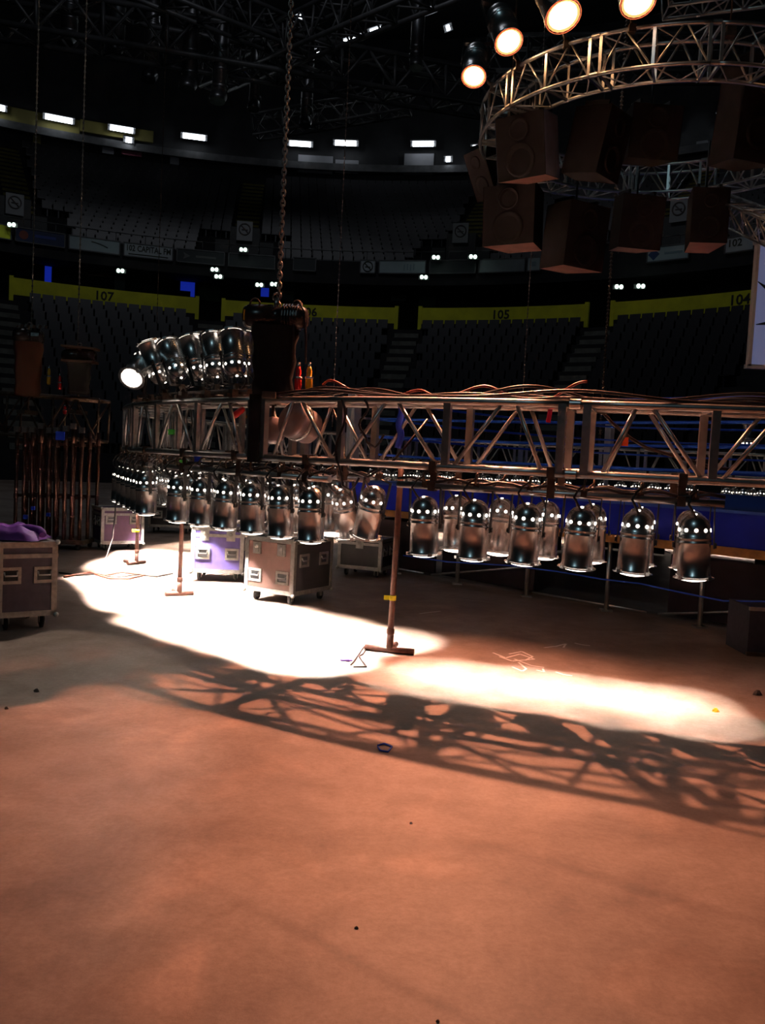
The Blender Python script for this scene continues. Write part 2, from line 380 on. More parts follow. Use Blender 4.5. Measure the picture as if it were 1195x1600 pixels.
barrier(17, 308, '107', 162, 'yellow seating barrier marked 107 on the left')
barrier(349, 620, '106', 482, 'yellow seating barrier marked 106 behind the black chain hoist')
barrier(657, 917, '105', 783, 'yellow seating barrier marked 105, right of the middle')
barrier(957, 1400, '104', 1155, 'yellow seating barrier marked 104 at the right edge')
# ------------------------------------------------------------ balcony boards
def board(pxa, pxb, m_, lab, kind=None, hz=(10.62, 11.30)):
    Rr = 25.95; a = bangle(hitR(pxa, 400, Rr)); b = bangle(hitR(pxb, 400, Rr)); an = (a + b) / 2
    p = bpt(an, Rr, sum(hz) / 2); wd = abs(a - b) * Rr * 0.985; ht = hz[1] - hz[0]; M = facing(p, (-math.cos(an), -math.sin(an), 0))
    t = thing('advertising_board', lab, 'sign', p)
    q = MB(); e = .05
    for c_, s_ in (((0, ht / 2 - e / 2, .02), (wd, e, .09)), ((0, -ht / 2 + e / 2, .02), (wd, e, .09)), ((wd / 2 - e / 2, 0, .02), (e, ht, .09)), ((-wd / 2 + e / 2, 0, .02), (e, ht, .09))): q.box(c_, s_)
    q.v = [M @ v for v in q.v]; q.build('frame', roofsteel, t)
    q = MB(); q.box((0, 0, 0), (wd - .04, ht - .04, .06)); q.v = [M @ v for v in q.v]; q.build('panel', m_, t)
    return t, M, wd, ht
board(-60, 18, railyel, 'plain yellow balcony board at the left edge')
t, M, wd, ht = board(22, 102, panelnavy, 'navy balcony board with a reddish mark, second from the left')
q = MB(); q.disc((-wd * .33, 0, .04), (0, 0, 1), .2, 14); q.v = [M @ v for v in q.v]; q.build('emblem', mat('brick_mark', (.25, .05, .03), .6), t)
q = MB(); q.box((wd * .1, .03, .035), (wd * .42, .13, .012)); q.v = [M @ v for v in q.v]; q.build('faded_lettering', mat('blue_mark', (.03, .06, .3), .6), t)
t, M, wd, ht = board(106, 188, panelblue, 'pale blue balcony board with a thin dark swoosh')
q = MB(); q.path([M @ Vector((-.15 + .75 * i / 8, .14 - .2 * (i / 8) ** 1.6, .04)) for i in range(9)], .022, 5); q.build('emblem', darktxt, t)
t, M, wd, ht = board(192, 271, panelwhite, 'white balcony board with dark radio station lettering')
text_mesh('102 CAPITAL FM', .40, 'lettering', darktxt, t, M @ Matrix.Translation((0, .07, .04)) @ Matrix.Scale(.74, 4, (1, 0, 0)))
q = MB(); q.box((0, -.2, .035), (wd * .8, .05, .012)); q.v = [M @ v for v in q.v]; q.build('underline', darktxt, t)
t, M, wd, ht = board(275, 352, paneldark, 'dark balcony board with a grey arrow-like mark')
q = MB(); q.add([(-.85, -.17, .04), (-.5, 0, .04), (-.85, .17, .04), (-.78, 0, .04)], [(0, 1, 2, 3)]); q.v = [M @ v for v in q.v]; q.build('emblem', mat('grey_mark', (.1, .1, .1), .6), t)
q = MB(); q.box((.25, 0, .035), (wd * .42, .1, .012)); q.v = [M @ v for v in q.v]; q.build('faded_lettering', MT['grey_mark'], t)
board(356, 431, paneldark, 'black framed balcony board left of the thick chain')
board(458, 495, paneldark, 'short blank dark balcony board right of the thick chain')
def nosmoke(M, r, t, m_=darktxt):
    q = MB(); n = 20
    q.path([M @ Vector((r * math.cos(2 * PI * i / n), r * math.sin(2 * PI * i / n), .05)) for i in range(n + 1)], r * .11, 5)
    q.path([M @ Vector((-r * .7, r * .7, .05)), M @ Vector((r * .7, -r * .7, .05))], r * .1, 5)
    q.path([M @ Vector((-r * .55, -r * .1, .05)), M @ Vector((r * .55, -r * .1, .05))], r * .08, 5); q.build('symbol', m_, t)
t, M, wd, ht = board(563, 588, panelwhite, 'small square no smoking board on the balcony front'); nosmoke(M, .24, t)
t, M, wd, ht = board(592, 667, panelblue, 'pale blue balcony board left of the dark framed one')
q = MB()
for i in range(4): q.box((.1 + i * .16, -.03 + .03 * (i % 2), .035), (.05, .3, .012))
q.v = [M @ v for v in q.v]; q.build('faded_lettering', mat('faded_blue', (.2, .28, .32), .6), t)
board(671, 745, paneldark, 'dark balcony board with a pale frame right of the middle')
board(748, 822, mat('board_grey', (.22, .25, .27), .6, noise=.3, nscale=1), 'grey balcony board above the 105 barrier')
t, M, wd, ht = board(824, 846, panelblue, 'narrow pale balcony board next to a hanging chain')
q = MB(); q.box((0, 0, .035), (.2, .22, .012)); q.v = [M @ v for v in q.v]; q.build('emblem', MT['faded_blue'], t)
t, M, wd, ht = board(1010, 1077, panelblue, 'pale balcony board with a dark diamond mark')
q = MB(); q.add([(-.62, -.26, .04), (-.36, 0, .04), (-.62, .26, .04), (-.88, 0, .04)], [(0, 1, 2, 3)]); q.v = [M @ v for v in q.v]; q.build('emblem', mat('navy_mark', (.02, .05, .15), .6), t)
q = MB(); q.box((.25, 0, .035), (wd * .42, .1, .012)); q.v = [M @ v for v in q.v]; q.build('faded_lettering', MT['faded_blue'], t)
t, M, wd, ht = board(1131, 1178, panelwhite, 'white balcony board left of the hanging screen')
text_mesh('102', .42, 'lettering', darktxt, t, M @ Matrix.Translation((-.2, .05, .04)))
# vomitory blocks in the upper tier with signs
def vomitory(px, py, lab, off=0):
    p = hitR(px, py + 14, 27.6); a = bangle(p); n = Vector((-math.cos(a), -math.sin(a), 0)); z = p.z
    q = MB(); q.box(bpt(a, 28.6, 12.0), (1.5, 2.0, 2.0), Matrix.Rotation(a - PI / 2, 3, 'Z'))
    for s in (-1, 1): q.box(bpt(a + s * .04, 28.4, 11.6), (.7, 1.6, 1.4), Matrix.Rotation(a - PI / 2, 3, 'Z'))
    o = struct('vomitory_block', q, mat('block_grey', (.10, .10, .10), .85, noise=.3, nscale=1))
    P = bpt(a, 27.4, hitR(px, py, 27.4).z); M = facing(P, n)
    t = thing('wall_sign', lab, 'sign', P); q = MB(); q.box((0, 0, 0), (.80, .98, .05)); q.v = [M @ v for v in q.v]; q.build('panel', mat('sign_grey', (.34, .34, .35), .7), t)
    M2 = M @ Matrix.Translation((0, .08, 0)); nosmoke(M2, .28, t, mat('grey_symbol', (.12, .1, .1), .7))
vomitory(382, 361, 'grey square no smoking sign on the upper tier, left of the thick chain')
vomitory(720, 364, 'grey square no smoking sign on the upper tier, left of the speakers')
vomitory(22, 319, 'grey square sign on the upper tier at the left edge')
vomitory(1062, 329, 'grey square sign on the upper tier above the diamond board')
# ------------------------------------------------------------ seats
def seat_mesh():
    q = MB(); q.box((0, .0, .42), (.46, .40, .05)); q.box((0, .19, .66), (.46, .05, .46), Matrix.Rotation(R(-8), 3, 'X')); q.box((0, .02, .2), (.06, .3, .4))
    return q
seatq = seat_mesh()
sites = []
def gen(r0_, t, z0, rz, n, aisles, aw, skip=lambda a, i: False):
    for i in range(n):
        rr = r0_ + t * (i + .45); z = z0 + rz * i; da = .53 / rr; k = int((A1 - A0) / da)
        for j in range(k):
            a = A0 + R(18) + j * da
            if a > A1 - R(30): break
            if any(abs(a - b) * rr < aw for b in aisles): continue
            p = bpt(a, rr, z)
            u, v = proj(p + Vector((0, 0, .6)))
            if u < -130 or u > 1330 or v > 720: continue
            if skip(a, i): continue
            sites.append((p, a, u, v))
gen(LR0, LT, LZ0, LRZ, NL, AISLES, .85)
NLS = len(sites)
gen(UR0, UT, UZ0, URZ, NU, AU, 1.0, lambda a, i: i < 5 and any(abs(a - b) * 28 < 2.2 for b in AU))
low = [s for s in range(NLS) if 0 < sites[s][2] < 1170 and 440 < sites[s][3] < 615]
low.sort(key=lambda i: (sites[i][0] - O).length); near = set(low[:300])
sm_ = None
def seat_rot(a): return a - PI / 2
for i in sorted(near):
    p, a, u, v = sites[i]
    if sm_ is None:
        sm_ = seatq.build('folding_seat', seatm); o = sm_
    else:
        o = sm_.copy(); col.objects.link(o)
    o.location = p; o.rotation_euler = (0, 0, seat_rot(a))
    tag(o, 'dark folding seat in the rows below the 104 and 105 barriers', 'seat', 'dark seats in the lower bowl at the right')
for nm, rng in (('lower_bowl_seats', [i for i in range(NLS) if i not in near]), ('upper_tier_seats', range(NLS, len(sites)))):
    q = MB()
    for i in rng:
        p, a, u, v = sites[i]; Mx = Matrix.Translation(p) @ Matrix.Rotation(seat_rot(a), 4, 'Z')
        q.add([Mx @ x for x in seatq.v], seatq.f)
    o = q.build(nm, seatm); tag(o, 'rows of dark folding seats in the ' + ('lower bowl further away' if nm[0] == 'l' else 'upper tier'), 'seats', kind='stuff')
# glass / rail on the balcony edge
q = MB()
for i in range(60):
    a = A0 + R(30) + i * R(3); q.tube(bpt(a, 26.2, 11.2), bpt(a, 26.2, 11.75), .02, 5)
for i in range(60):
    a = A0 + R(30) + i * R(3); q.tube(bpt(a, 26.2, 11.75), bpt(a + R(3), 26.2, 11.75), .025, 5)
single('balcony_rail', q, roofsteel, 'thin metal rail along the upper tier front edge', 'railing')
# ------------------------------------------------------------ strip lights round the top
names = {0: 0}
def strip(px, py, wpx, lab, Rr=40.2, tilt=0.0, m_=tube_on, h=0.16):
    p = hitR(px, py, Rr); a = bangle(p); s = (p - O).length / F; n = Vector((-math.cos(a), -math.sin(a), 0)); M = facing(p, n) @ Matrix.Rotation(tilt, 4, 'Z')
    t = thing('strip_light', lab, 'ceiling light', p); L_ = wpx * s
    q = MB(); q.box((0, .2, -.02), (L_ + .3, .1, .4)); q.box((0, .05, -.15), (L_ + .3, .35, .06)); q.v = [M @ v for v in q.v]; q.build('housing', roofsteel, t)
    q = MB(); q.tube((-L_ / 2, 0, .03), (L_ / 2, 0, .03), h, 10); q.v = [M @ v for v in q.v]; q.build('tube', m_, t)
S = [(-3, 168, 16, 'bright strip light cut by the left edge'), (92, 186, 34, 'bright white strip light above the olive wall panel'), (190, 202, 30, 'white strip light above a smaller dim one'),
     (201, 219, 8, 'small dim light under the third strip light'), (303, 214, 30, 'white strip light midway between the left ducts and thick chain'), (469, 225, 30, 'strip light just right of the thick chain'),
     (540, 224, 30, 'strip light crossed by the thin red chain'), (661, 225, 30, 'strip light left of the flown circular truss'), (748, 231, 17, 'strip light at the left edge of the circular truss'),
     (763, 230, 6, 'small round light touching the circular truss edge'), (1048, 193, 10, 'white light seen through the circular truss, left one'), (1130, 180, 12, 'white light seen through the circular truss, right one'),
     (700, 249, 6, 'small greenish light below the strip lights')]
for s in S: strip(*s[:3], s[3])
# rising row of tubes at the top
for i, (px, py, wpx, lab) in enumerate(((509, 78, 26, 'lowest tube of the rising row near the top'), (552, 62, 26, 'second tube up of the rising row near the top'), (587, 48, 15, 'third tube up of the rising row near the top'),
                       (488, 88, 7, 'round lamp at the lower end of the rising tube row'), (466, 28, 8, 'lone round lamp above the rising tube row'), (664, 20, 26, 'topmost slanting tube left of the warm lamps'), (772, 22, 6, 'tiny lamp high above the first warm lamp'), (700, 44, 5, 'tiny lamp high left of the first warm lamp'))):
    strip(px, py, wpx, lab, 34.0, R(18), tube_on, .13)
for px, py, lab in ((380, 390, 'pair of green emergency lamps under the left no smoking sign'), (335, 421, 'green emergency lamp above barrier 107 right end'), (341, 432, 'lower green emergency lamp above the left aisle'),
                    (18, 451 - 100, 'green emergency lamp at the left edge'), (681, 402, 'bright emergency lamp left of the dark framed board'), (739, 401, 'bright emergency lamp right of the middle'), (662, 433, 'green emergency lamp above barrier 105 left end'),
                    (188, 423, 'small white lamp above the 107 numerals'), (405, 445, 'small lamp left of blue screen by the hoist'), (428, 444, 'small lamp right of blue screen by the hoist'), (967, 448, 'dim lamp above barrier 104 left end'), (1001, 447, 'second dim lamp above barrier 104')):
    p = hitR(px, py, 25.4); t = thing('emergency_lamp', lab, 'lamp', p)
    q = MB(); q.box(p + Vector((0, .15, 0)), (.5, .12, .2)); q.build('housing', black, t)
    q = MB()
    for s in (-.1, .1): q.lathe([(.0, -.1), (.06, -.08), (.09, 0), (.06, .08), (0, .1)], 8, Matrix.Translation(p + Vector((s, 0, 0))))
    q.build('bulb', green_on, t)
# ------------------------------------------------------------ roof: ducts, trusses
def duct(px, ytop, ybot, wpx, Y, lab, elbow=True):
    a, b = at(px, ytop, Y), at(px, ybot, Y); s = Y / F; r = wpx * s / 2; t = thing('air_duct', lab, 'duct', b)
    top = Vector((b.x, b.y, a.z)); q = MB(); q.tube(b, top + Vector((0, 0, 3)), r, 14); q.build('pipe', ductm, t)
    for k in range(3):
        z = b.z + (a.z - b.z) * (k + .5) / 3; q = MB(); q.lathe([(r, -.06), (r * 1.06, -.04), (r * 1.06, .04), (r, .06)], 14, Matrix.Translation((b.x, b.y, z))); q.build('collar', ductm, t)
    if elbow:
        q = MB(); q.path([b + Vector((0, -.9 * math.sin(i * PI / 10) * r * 1.5, -r * (1 - math.cos(i * PI / 10)) * 1.2)) for i in range(6)], r, 14); q.build('nozzle', ductm, t)
duct(108, 0, 60, 24, 40, 'dim round duct at the top left, first one'); duct(183, 0, 75, 22, 40, 'dim round duct right of the second chain')
duct(236, 20, 118, 22, 41, 'dim round duct third from the left'); duct(296, 30, 132, 24, 39, 'dim round duct with a round open end')
duct(343, 70, 150, 24, 39, 'shiny curved duct, brightest of the row'); duct(398, 90, 165, 18, 43, 'small dim duct left of the thick chain')
duct(478, 150, 190, 18, 46, 'short dim duct right of the thick chain'); duct(650, 70, 100, 20, 36, 'hanging duct high left of the warm lamps')
def straight_truss(name, lab, P0, P1, w_, h_, rc, rb, nb, m_, tri=False, cat='truss'):
    P0, P1 = Vector(P0), Vector(P1); ax = (P1 - P0).normalized(); side = ax.cross(Vector((0, 0, 1))).normalized(); up = side.cross(ax)
    t = thing(name, lab, cat, P0)
    offs = [side * -w_ / 2, side * w_ / 2, side * w_ / 2 + up * h_, side * -w_ / 2 + up * h_]
    if tri: offs = [side * -w_ / 2 + up * h_, side * w_ / 2 + up * h_, Vector((0, 0, 0))]
    k = len(offs)
    for o_ in offs: q = MB(); q.tube(P0 + o_, P1 + o_, rc, 8); q.build('chord', m_, t)
    for e in range(k):
        a, b = offs[e], offs[(e + 1) % k]
        for i in range(nb):
            A = P0 + (P1 - P0) * i / nb; B = P0 + (P1 - P0) * (i + 1) / nb; Mid = (A + B) / 2
            q = MB(); q.tube(A + a, Mid + b, rb, 5); q.build('brace', m_, t); q = MB(); q.tube(Mid + b, B + a, rb, 5); q.build('brace', m_, t)
    for i in range(nb + 1):
        A = P0 + (P1 - P0) * i / nb; q = MB()
        for e in range(k): q.tube(A + offs[e], A + offs[(e + 1) % k], rb * 1.1, 5)
        q.build('frame', m_, t)
    return t
straight_truss('roof_truss', 'dark steel roof truss sloping across the top left', at(-50, 40, 36), at(760, 175, 44), 1.6, 1.6, .13, .07, 9, roofsteel)
straight_truss('roof_truss', 'dark steel roof truss rising towards the top centre', at(330, 140, 46), at(720, -20, 30), 1.2, 1.4, .10, .05, 9, roofsteel)
straight_truss('roof_truss', 'dark steel roof truss along the top edge left of centre', at(200, -20, 34), at(520, 110, 42), 1.2, 1.2, .10, .05, 6, roofsteel)
straight_truss('roof_truss', 'dark steel roof truss behind the flown circular truss', at(760, 120, 48), at(1300, 120, 44), 1.6, 1.8, .12, .06, 8, roofsteel)
straight_truss('roof_truss', 'short roof truss just above the upper wall strip lights', at(400, 215, 52), at(640, 175, 50), 1.0, 1.2, .09, .05, 5, roofsteel)
# ============================================================ BIG LOW CIRCULAR RIG
CX, CY, RO, TW = 3.28, 11.84, 6.57, 0.45
ZB, ZT = 1.50, 1.95
def cp(a, r, z, cx=CX, cy=CY): return Vector((cx + r * math.cos(a), cy + r * math.sin(a), z))
def circ_truss(name, lab, cx, cy, Rout, wd, zb, zt, seg, bays, a0, rc, rb, m_, darkjoint=None):
    t = thing(name, lab, 'truss', (cx, cy, zb)); P = lambda a, r, z: cp(a, r, z, cx, cy); Rin = Rout - wd; da = 2 * PI / seg; ft = .05 if Rout > 5 else .026
    for s in range(seg):
        for r in (Rout, Rin):
            for z in (zb, zt):
                q = MB(); q.path([P(a0 + da * (s + i / 8 * .995), r, z) for i in range(9)], rc, 10); q.build('chord', m_, t)
        for j in (0, 1):   # end frames of each bolted segment
            a = a0 + da * s + (.012 if seg < 20 and j == 0 else -.012) * (1 if Rout > 5 else 2.2) * (1 if j == 0 else 1) + (da if j else 0)
            q = MB(); u = Vector((math.cos(a), math.sin(a), 0)); rot = Matrix.Rotation(a, 3, 'Z')
            for r in (Rout, Rin): q.box(P(a, r, (zb + zt) / 2), (ft, ft, zt - zb), rot)
            for z in (zb, zt): q.box(P(a, (Rout + Rin) / 2, z), (wd, ft * .9, ft * .9), rot)
            q.build('end_frame', m_, t)
        a = a0 + da * s
        for r in (Rout, Rin):
            for z in (zb, zt): q = MB(); q.lathe([(rc * 1.35, -.035), (rc * 1.35, .035)], 10, Matrix.Translation(P(a, r, z)) @ Matrix.Rotation(a, 4, 'Z') @ Matrix.Rotation(PI / 2, 4, 'X')); q.build('coupler', m_, t)
        for b in range(bays):
            b0, b1 = a0 + da * (s + b / bays), a0 + da * (s + (b + 1) / bays); bm = (b0 + b1) / 2
            if b == 0: b0 += .02
            if b == bays - 1: b1 -= .02
            e = rc * .6
            for r in (Rout, Rin):
                q = MB(); q.tube(P(b0 + .01, r, zb + e), P(bm - .008, r, zt - e), rb, 7); q.build('brace', m_, t)
                q = MB(); q.tube(P(bm + .008, r, zt - e), P(b1 - .01, r, zb + e), rb, 7); q.build('brace', m_, t)
            if b:
                q = MB(); rot = Matrix.Rotation(b0, 3, 'Z')
                for r in (Rout, Rin): q.box(P(b0, r, (zb + zt) / 2), (ft * .8, ft, zt - zb), rot)
                for z in (zb, zt): q.box(P(b0, (Rout + Rin) / 2, z), (wd, ft * .8, ft * .8), rot)
                q.build('frame', m_, t)
            for z in (zb, zt): q = MB(); q.path([P(b0, Rout, z), P(bm, Rin, z), P(b1, Rout, z)], rb * .8, 6); q.build('lacing', m_, t)
    return t
J0 = R(229.1)
circ_truss('circular_truss', 'large silver circular box truss standing low around the boxing ring', CX, CY, RO, TW, ZB, ZT, 16, 3, J0, .026, .0145, alu)
# black cloth strap wrapped on the joint left of centre
def wraps(a, lab):
    q = MB(); t = thing('black_cover', lab, 'cover', cp(a, RO, ZB)); rot = Matrix.Rotation(a, 3, 'Z')
    q.box(cp(a, RO + .035, (ZB + ZT) / 2), (.012, .13, ZT - ZB + .07), rot); q.build('front_sheet', blackgloss, t)
    q = MB(); q.box(cp(a, RO - .01, ZT + .038), (.10, .13, .012), rot); q.box(cp(a, RO - .01, ZB - .038), (.10, .13, .012), rot); q.build('return_flap', blackgloss, t)
wraps(J0, 'black cover strapped over the truss joint below the hoist')
# ------------------------------------------------------------ par can prototype (axis -Z = beam, origin at the yoke pivot)
def prof_can():
    return [(.100, -.2), (.104, -.197), (.104, -.185), (.099, -.18), (.098, .010), (.104, .014), (.104, .022), (.098, .026), (.098, .038), (.104, .042), (.104, .050), (.098, .054),
            (.098, .085), (.0965, .112), (.091, .137), (.079, .162), (.060, .182), (.034, .195), (0.001, .200)]
def lamp_proto(name, lit=True, lensm=None, spot=None):
    t = thing(name, 'x', 'stage light')
    q = MB(); q.lathe(prof_can(), 24); q.lathe([(.100, -.2), (.094, -.2), (.090, -.15), (.086, 0), (.05, .06), (.001, .065)], 20); q.build('housing', chrome, t, False)
    q = MB()
    for i in range(10):
        a = 2 * PI * (i + .5) / 10; n = Vector((math.cos(a), math.sin(a), .1)); q.disc(Vector((.0985 * math.cos(a), .0985 * math.sin(a), .098)), n, .0125, 8)
    q.disc((0, .03, .1985), (0, .2, 1), .012, 8)
    if lit: q.build('vent', vent_on, t, False)['kind'] = 'stuff'
    else: q.build('vent', black, t, False)
    q = MB(); q.lathe([(.001, -.228), (.04, -.226), (.075, -.219), (.096, -.206)], 20); q.build('lens', lensm or lens_on, t, False)
    q = MB(); q.lathe([(.104, -.206), (.124, -.206), (.124, -.200), (.104, -.200), (.104, -.206)], 20, smooth=False)
    for i in range(4):
        a = PI / 4 + i * PI / 2; q.box((.11 * math.cos(a), .11 * math.sin(a), -.198), (.03, .03, .022), Matrix.Rotation(a, 3, 'Z'))
    q.build('gel_frame', chrome, t, False)
    q = MB()
    for s in (-1, 1):
        q.box((s * .116, 0, .12), (.006, .03, .28)); q.lathe([(0.001, 0), (.018, 0), (.018, .012), (.001, .012)], 8, Matrix.Translation((s * .119, 0, 0)) @ Matrix.Rotation(s * PI / 2, 4, 'Y'))
    q.box((0, 0, .26), (.238, .03, .006)); y = q.build('yoke', black, t, False)
    q = MB(); q.box((0, 0, .285), (.04, .04, .05)); q.path([(0, .035 * math.cos(a_), .335 + .035 * math.sin(a_)) for a_ in [R(-110 + 30 * k) for k in range(9)]], .009, 6); q.build('hook_clamp', steel, t, False)
    q = MB(); q.path([(.0, .07, .17), (.02, .1, .21), (.05, .11, .26), (.03, .08, .31), (.0, .03, .34)], .008, 6); q.build('cable_tail', cablem, t, False)
    if lit:
        d = bpy.data.lights.new('beam', 'SPOT'); d.energy = spot or PAR_POWER; d.spot_size = R(60); d.spot_blend = .25; d.shadow_soft_size = .07; d.color = (1, .84, .70)
        o = bpy.data.objects.new('beam', d); o.location = (0, 0, -.235); col.objects.link(o); o.parent = t
    return t
p1 = lamp_proto('par_can'); used = {p1.name: False}
p1k = kids(p1)
strong = [c for c in p1.children if c.type == 'LIGHT'][0].data.copy(); strong.energy = PAR_POWER * 7.5; strong.spot_size = R(70); strong.spot_blend = .3; strong.color = (1, .88, .78)
PROTO_USED = [False]
def place_lamp(pos, lab, group=None, rz=0.0, tilt=(0, 0), name=None, proto=None):
    if not PROTO_USED[0]: o = p1; PROTO_USED[0] = True
    else: o = copy_tree(p1)
    o.location = pos; o.rotation_euler = (tilt[0], tilt[1], rz)
    o['label'] = lab
    if group: o['group'] = group
    return o
ordn = ['first', 'second', 'third', 'fourth', 'fifth', 'sixth']
ZBAR, ZL = 1.365, 1.095
# bars: centre angle, description; bar straight between its ends
bars = [(250.5, 'front right bar'), (226.9, 'front left bar'), (204.6, 'receding left bar'), (182.3, 'far left bar'), (160, 'back left bar'), (137.6, 'bar at the back left'), (115, 'rear bar left of centre'),
        (92.7, 'rear bar'), (70.3, 'rear bar right of centre'), (47.9, 'back right bar')]
def line_on(bA, hw, r, k, n):
    A, B = cp(bA - hw, r, 0), cp(bA + hw, r, 0); return A + (B - A) * k / n
for bi, (ba, bn) in enumerate(bars):
    A_ = R(ba)
    for row, rr in (('outer', RO - .0), ('inner', RO - TW - .04)):
        P, Q = cp(A_ - R(9.3), rr + .04, ZBAR), cp(A_ + R(9.3), rr + .04, ZBAR)
        t = thing('lamp_bar', 'silver tube of the %s, %s row, hung under the circular truss' % (bn, row), 'lamp bar', (P + Q) / 2)
        q = MB(); q.tube(P, Q, .024, 12); q.build('tube', alu, t)
        for f in (.12, .5, .88):
            c = P + (Q - P) * f; q = MB(); u = Vector((c.x - CX, c.y - CY, 0)).normalized(); b_ = Vector((CX, CY, 0)) + u * (RO if row == 'outer' else RO - TW); b_.z = ZB
            rot = Matrix.Rotation(math.atan2(u.y, u.x), 3, 'Z')
            q.box((c + b_) / 2, (.012, .05, .2), rot); q.box(b_, (.075, .05, .075), rot); q.box(c, (.065, .05, .065), rot); q.build('hanger', steel, t)
        q = MB(); q.path([P + (Q - P) * i / 24 + Vector((0, 0, .04 + .014 * math.sin(i * 1.7))) for i in range(25)], .011, 6); q.build('loom', cablem, t)
        near_end_right = bi < 3
        for k in range(6):
            f = .5 + (k - 2.5) * (3.07 / 18.6) + (.012 if bi == 0 else 0)
            pos = P + (Q - P) * f; ang = math.atan2(pos.y - CY, pos.x - CX); pos.z = ZL
            if row == 'inner':
                pos = P + (Q - P) * (f + .02); pos.z = ZL
                if bi == 1 and k > 3: pos = P + (Q - P) * (f - .03); pos.z = ZL
            rz = ang - PI / 2 + random.uniform(-.06, .06); tl = (random.uniform(-.04, .04), random.uniform(-.05, .05))
            if row == 'inner': tl = (tl[0] + (.10 if bi == 0 else -.26), tl[1])
            idx = k if ba > 180 else 5 - k
            lab = 'chrome par can, %s from left, %s row, %s' % (ordn[idx], row, bn)
            o = place_lamp(pos, lab if bi < 3 else lab.replace('chrome', 'small distant'), 'par cans on the %s' % bn, rz, tl)
            if bi in (1, 2, 3):
                for ch in o.children:
                    if ch.type == 'LIGHT': ch.data = strong
# the odd tilted copper-looking can between the two front bars
def odd_lamp(px, py, a_off, tilt, lab, r=RO - .1):
    best = min([R(200) + R(.1) * i for i in range(650)], key=lambda a: abs(proj(cp(a, r, ZL))[0] - px)); p = cp(best, r, at(px, py, cp(best, r, 0).y).z)
    return place_lamp(p, lab, None, best - PI / 2 + a_off, tilt)
odd_lamp(578, 798, 0, (-.1, -.28), 'tilted par can hanging between the two front lamp bars', RO - .28)
odd_lamp(520, 795, .3, (.2, .1), 'par can at the right end of the front left bar, glowing underneath', RO - .5)
# ------------------------------------------------------------ upright cans on top of the truss, left
tb = thing('lamp_bar', 'dark lamp bar lying on top of the circular truss at left', 'lamp bar', cp(R(216), RO - .2, ZT + .08))
q = MB(); q.path([cp(R(207 + 2 * i), RO - .1, ZT + .075) for i in range(11)], .026, 10); q.build('tube', steel, tb)
q = MB(); q.path([cp(R(207 + 2 * i), RO - .40, ZT + .075) for i in range(11)], .026, 10); q.build('tube', steel, tb)
for i in range(6):
    q = MB(); a = R(208 + 3.6 * i); q.box(cp(a, RO - .22, ZT + .04), (.55, .04, .03), Matrix.Rotation(a, 3, 'Z')); q.box(cp(a, RO - .02, ZT + .03), (.06, .06, .12), Matrix.Rotation(a, 3, 'Z')); q.build('cross_brace', steel, tb)
def top_lamp(base, mouth, lab, Y):
    """base/mouth pixels: can axis goes from dome (base) to mouth"""
    b = at(*base, Y[0]); mo = at(*mouth, Y[1]); ax = (mo - b).normalized()
    o = copy_tree(p1); o.location = (b + mo) / 2
    qn = ax.to_track_quat('-Z', 'Y'); o.rotation_mode = 'QUATERNION'; o.rotation_quaternion = qn
    o['label'] = lab; o['group'] = 'par cans standing on top of the truss'
    # yoke of an upright can leans on the bar below: swap for one pointing down
    return o
Yt = cp(R(216), RO, 0).y
tops = [((228, 556), (206, 590), 'lit par can facing the camera at the left end of the truss top', (8.3, 8.0)),
        ((252, 594), (234, 542), 'upright par can second from the left on the truss top', (8.1, 8.1)),
        ((281, 594), (262, 538), 'upright par can third from the left on the truss top', (7.95, 8.1)),
        ((312, 592), (297, 531), 'upright copper-lit par can fourth from the left on the truss top', (7.75, 7.8)),
        ((323, 586), (310, 528), 'par can behind the fourth on the truss top', (8.15, 8.2)),
        ((338, 592), (333, 524), 'upright par can fifth from the left on the truss top', (7.6, 7.7)),
        ((368, 590), (362, 520), 'upright par can at right end of the truss top row', (7.3, 7.4)),
        ((381, 588), (378, 522), 'par can half hidden behind the last one on the truss top', (7.75, 7.8))]
for b, mo, lab, Y in tops: top_lamp(b, mo, lab, Y)
# short stubs carrying each upright can
for i, (b, mo, lab, Y) in enumerate(tops):
    p = at(*b, Y[0]); q = MB(); z0 = ZT + .06
    q.box((p.x, p.y, (z0 + p.z) / 2), (.03, .03, abs(p.z - z0) + .05)); q.box((p.x, p.y, z0), (.10, .10, .03)); q.build('socket', black, tb)
# drum shapes seen through the truss
def drum(px, py, r, l, rot, Y, lab):
    p = at(px, py, Y); t = thing('lamp_housing', lab, 'stage light', p); M_ = Matrix.Translation(p) @ Matrix.Rotation(rot[2], 4, 'Z') @ Matrix.Rotation(rot[0], 4, 'X')
    q = MB(); q.lathe([(0.001, -l / 2), (r * .6, -l / 2), (r * .95, -l * .42), (r, -l * .3), (r, l * .3), (r * 1.06, l * .32), (r * 1.06, l * .42), (r * .9, l / 2), (.001, l / 2)], 22, M_); q.build('body', drumm, t)
    q = MB(); q.lathe([(r * 1.02, 0), (r * 1.1, .01), (r * 1.1, .03), (r * 1.02, .04)], 22, M_); q.build('band', chrome, t)
    q = MB(); q.tube(p, Vector((p.x, p.y, ZT)), .012, 6); q.box((p.x, p.y, ZT), (.05, .05, .06)); q.build('yoke', steel, t)
drum(425, 674, .10, .22, (R(80), 0, R(20)), 7.1, 'small rounded lamp housing inside the truss under the hoist')
drum(470, 662, .14, .26, (R(75), 0, R(-40)), 6.95, 'large drum shaped lamp housing inside the truss')
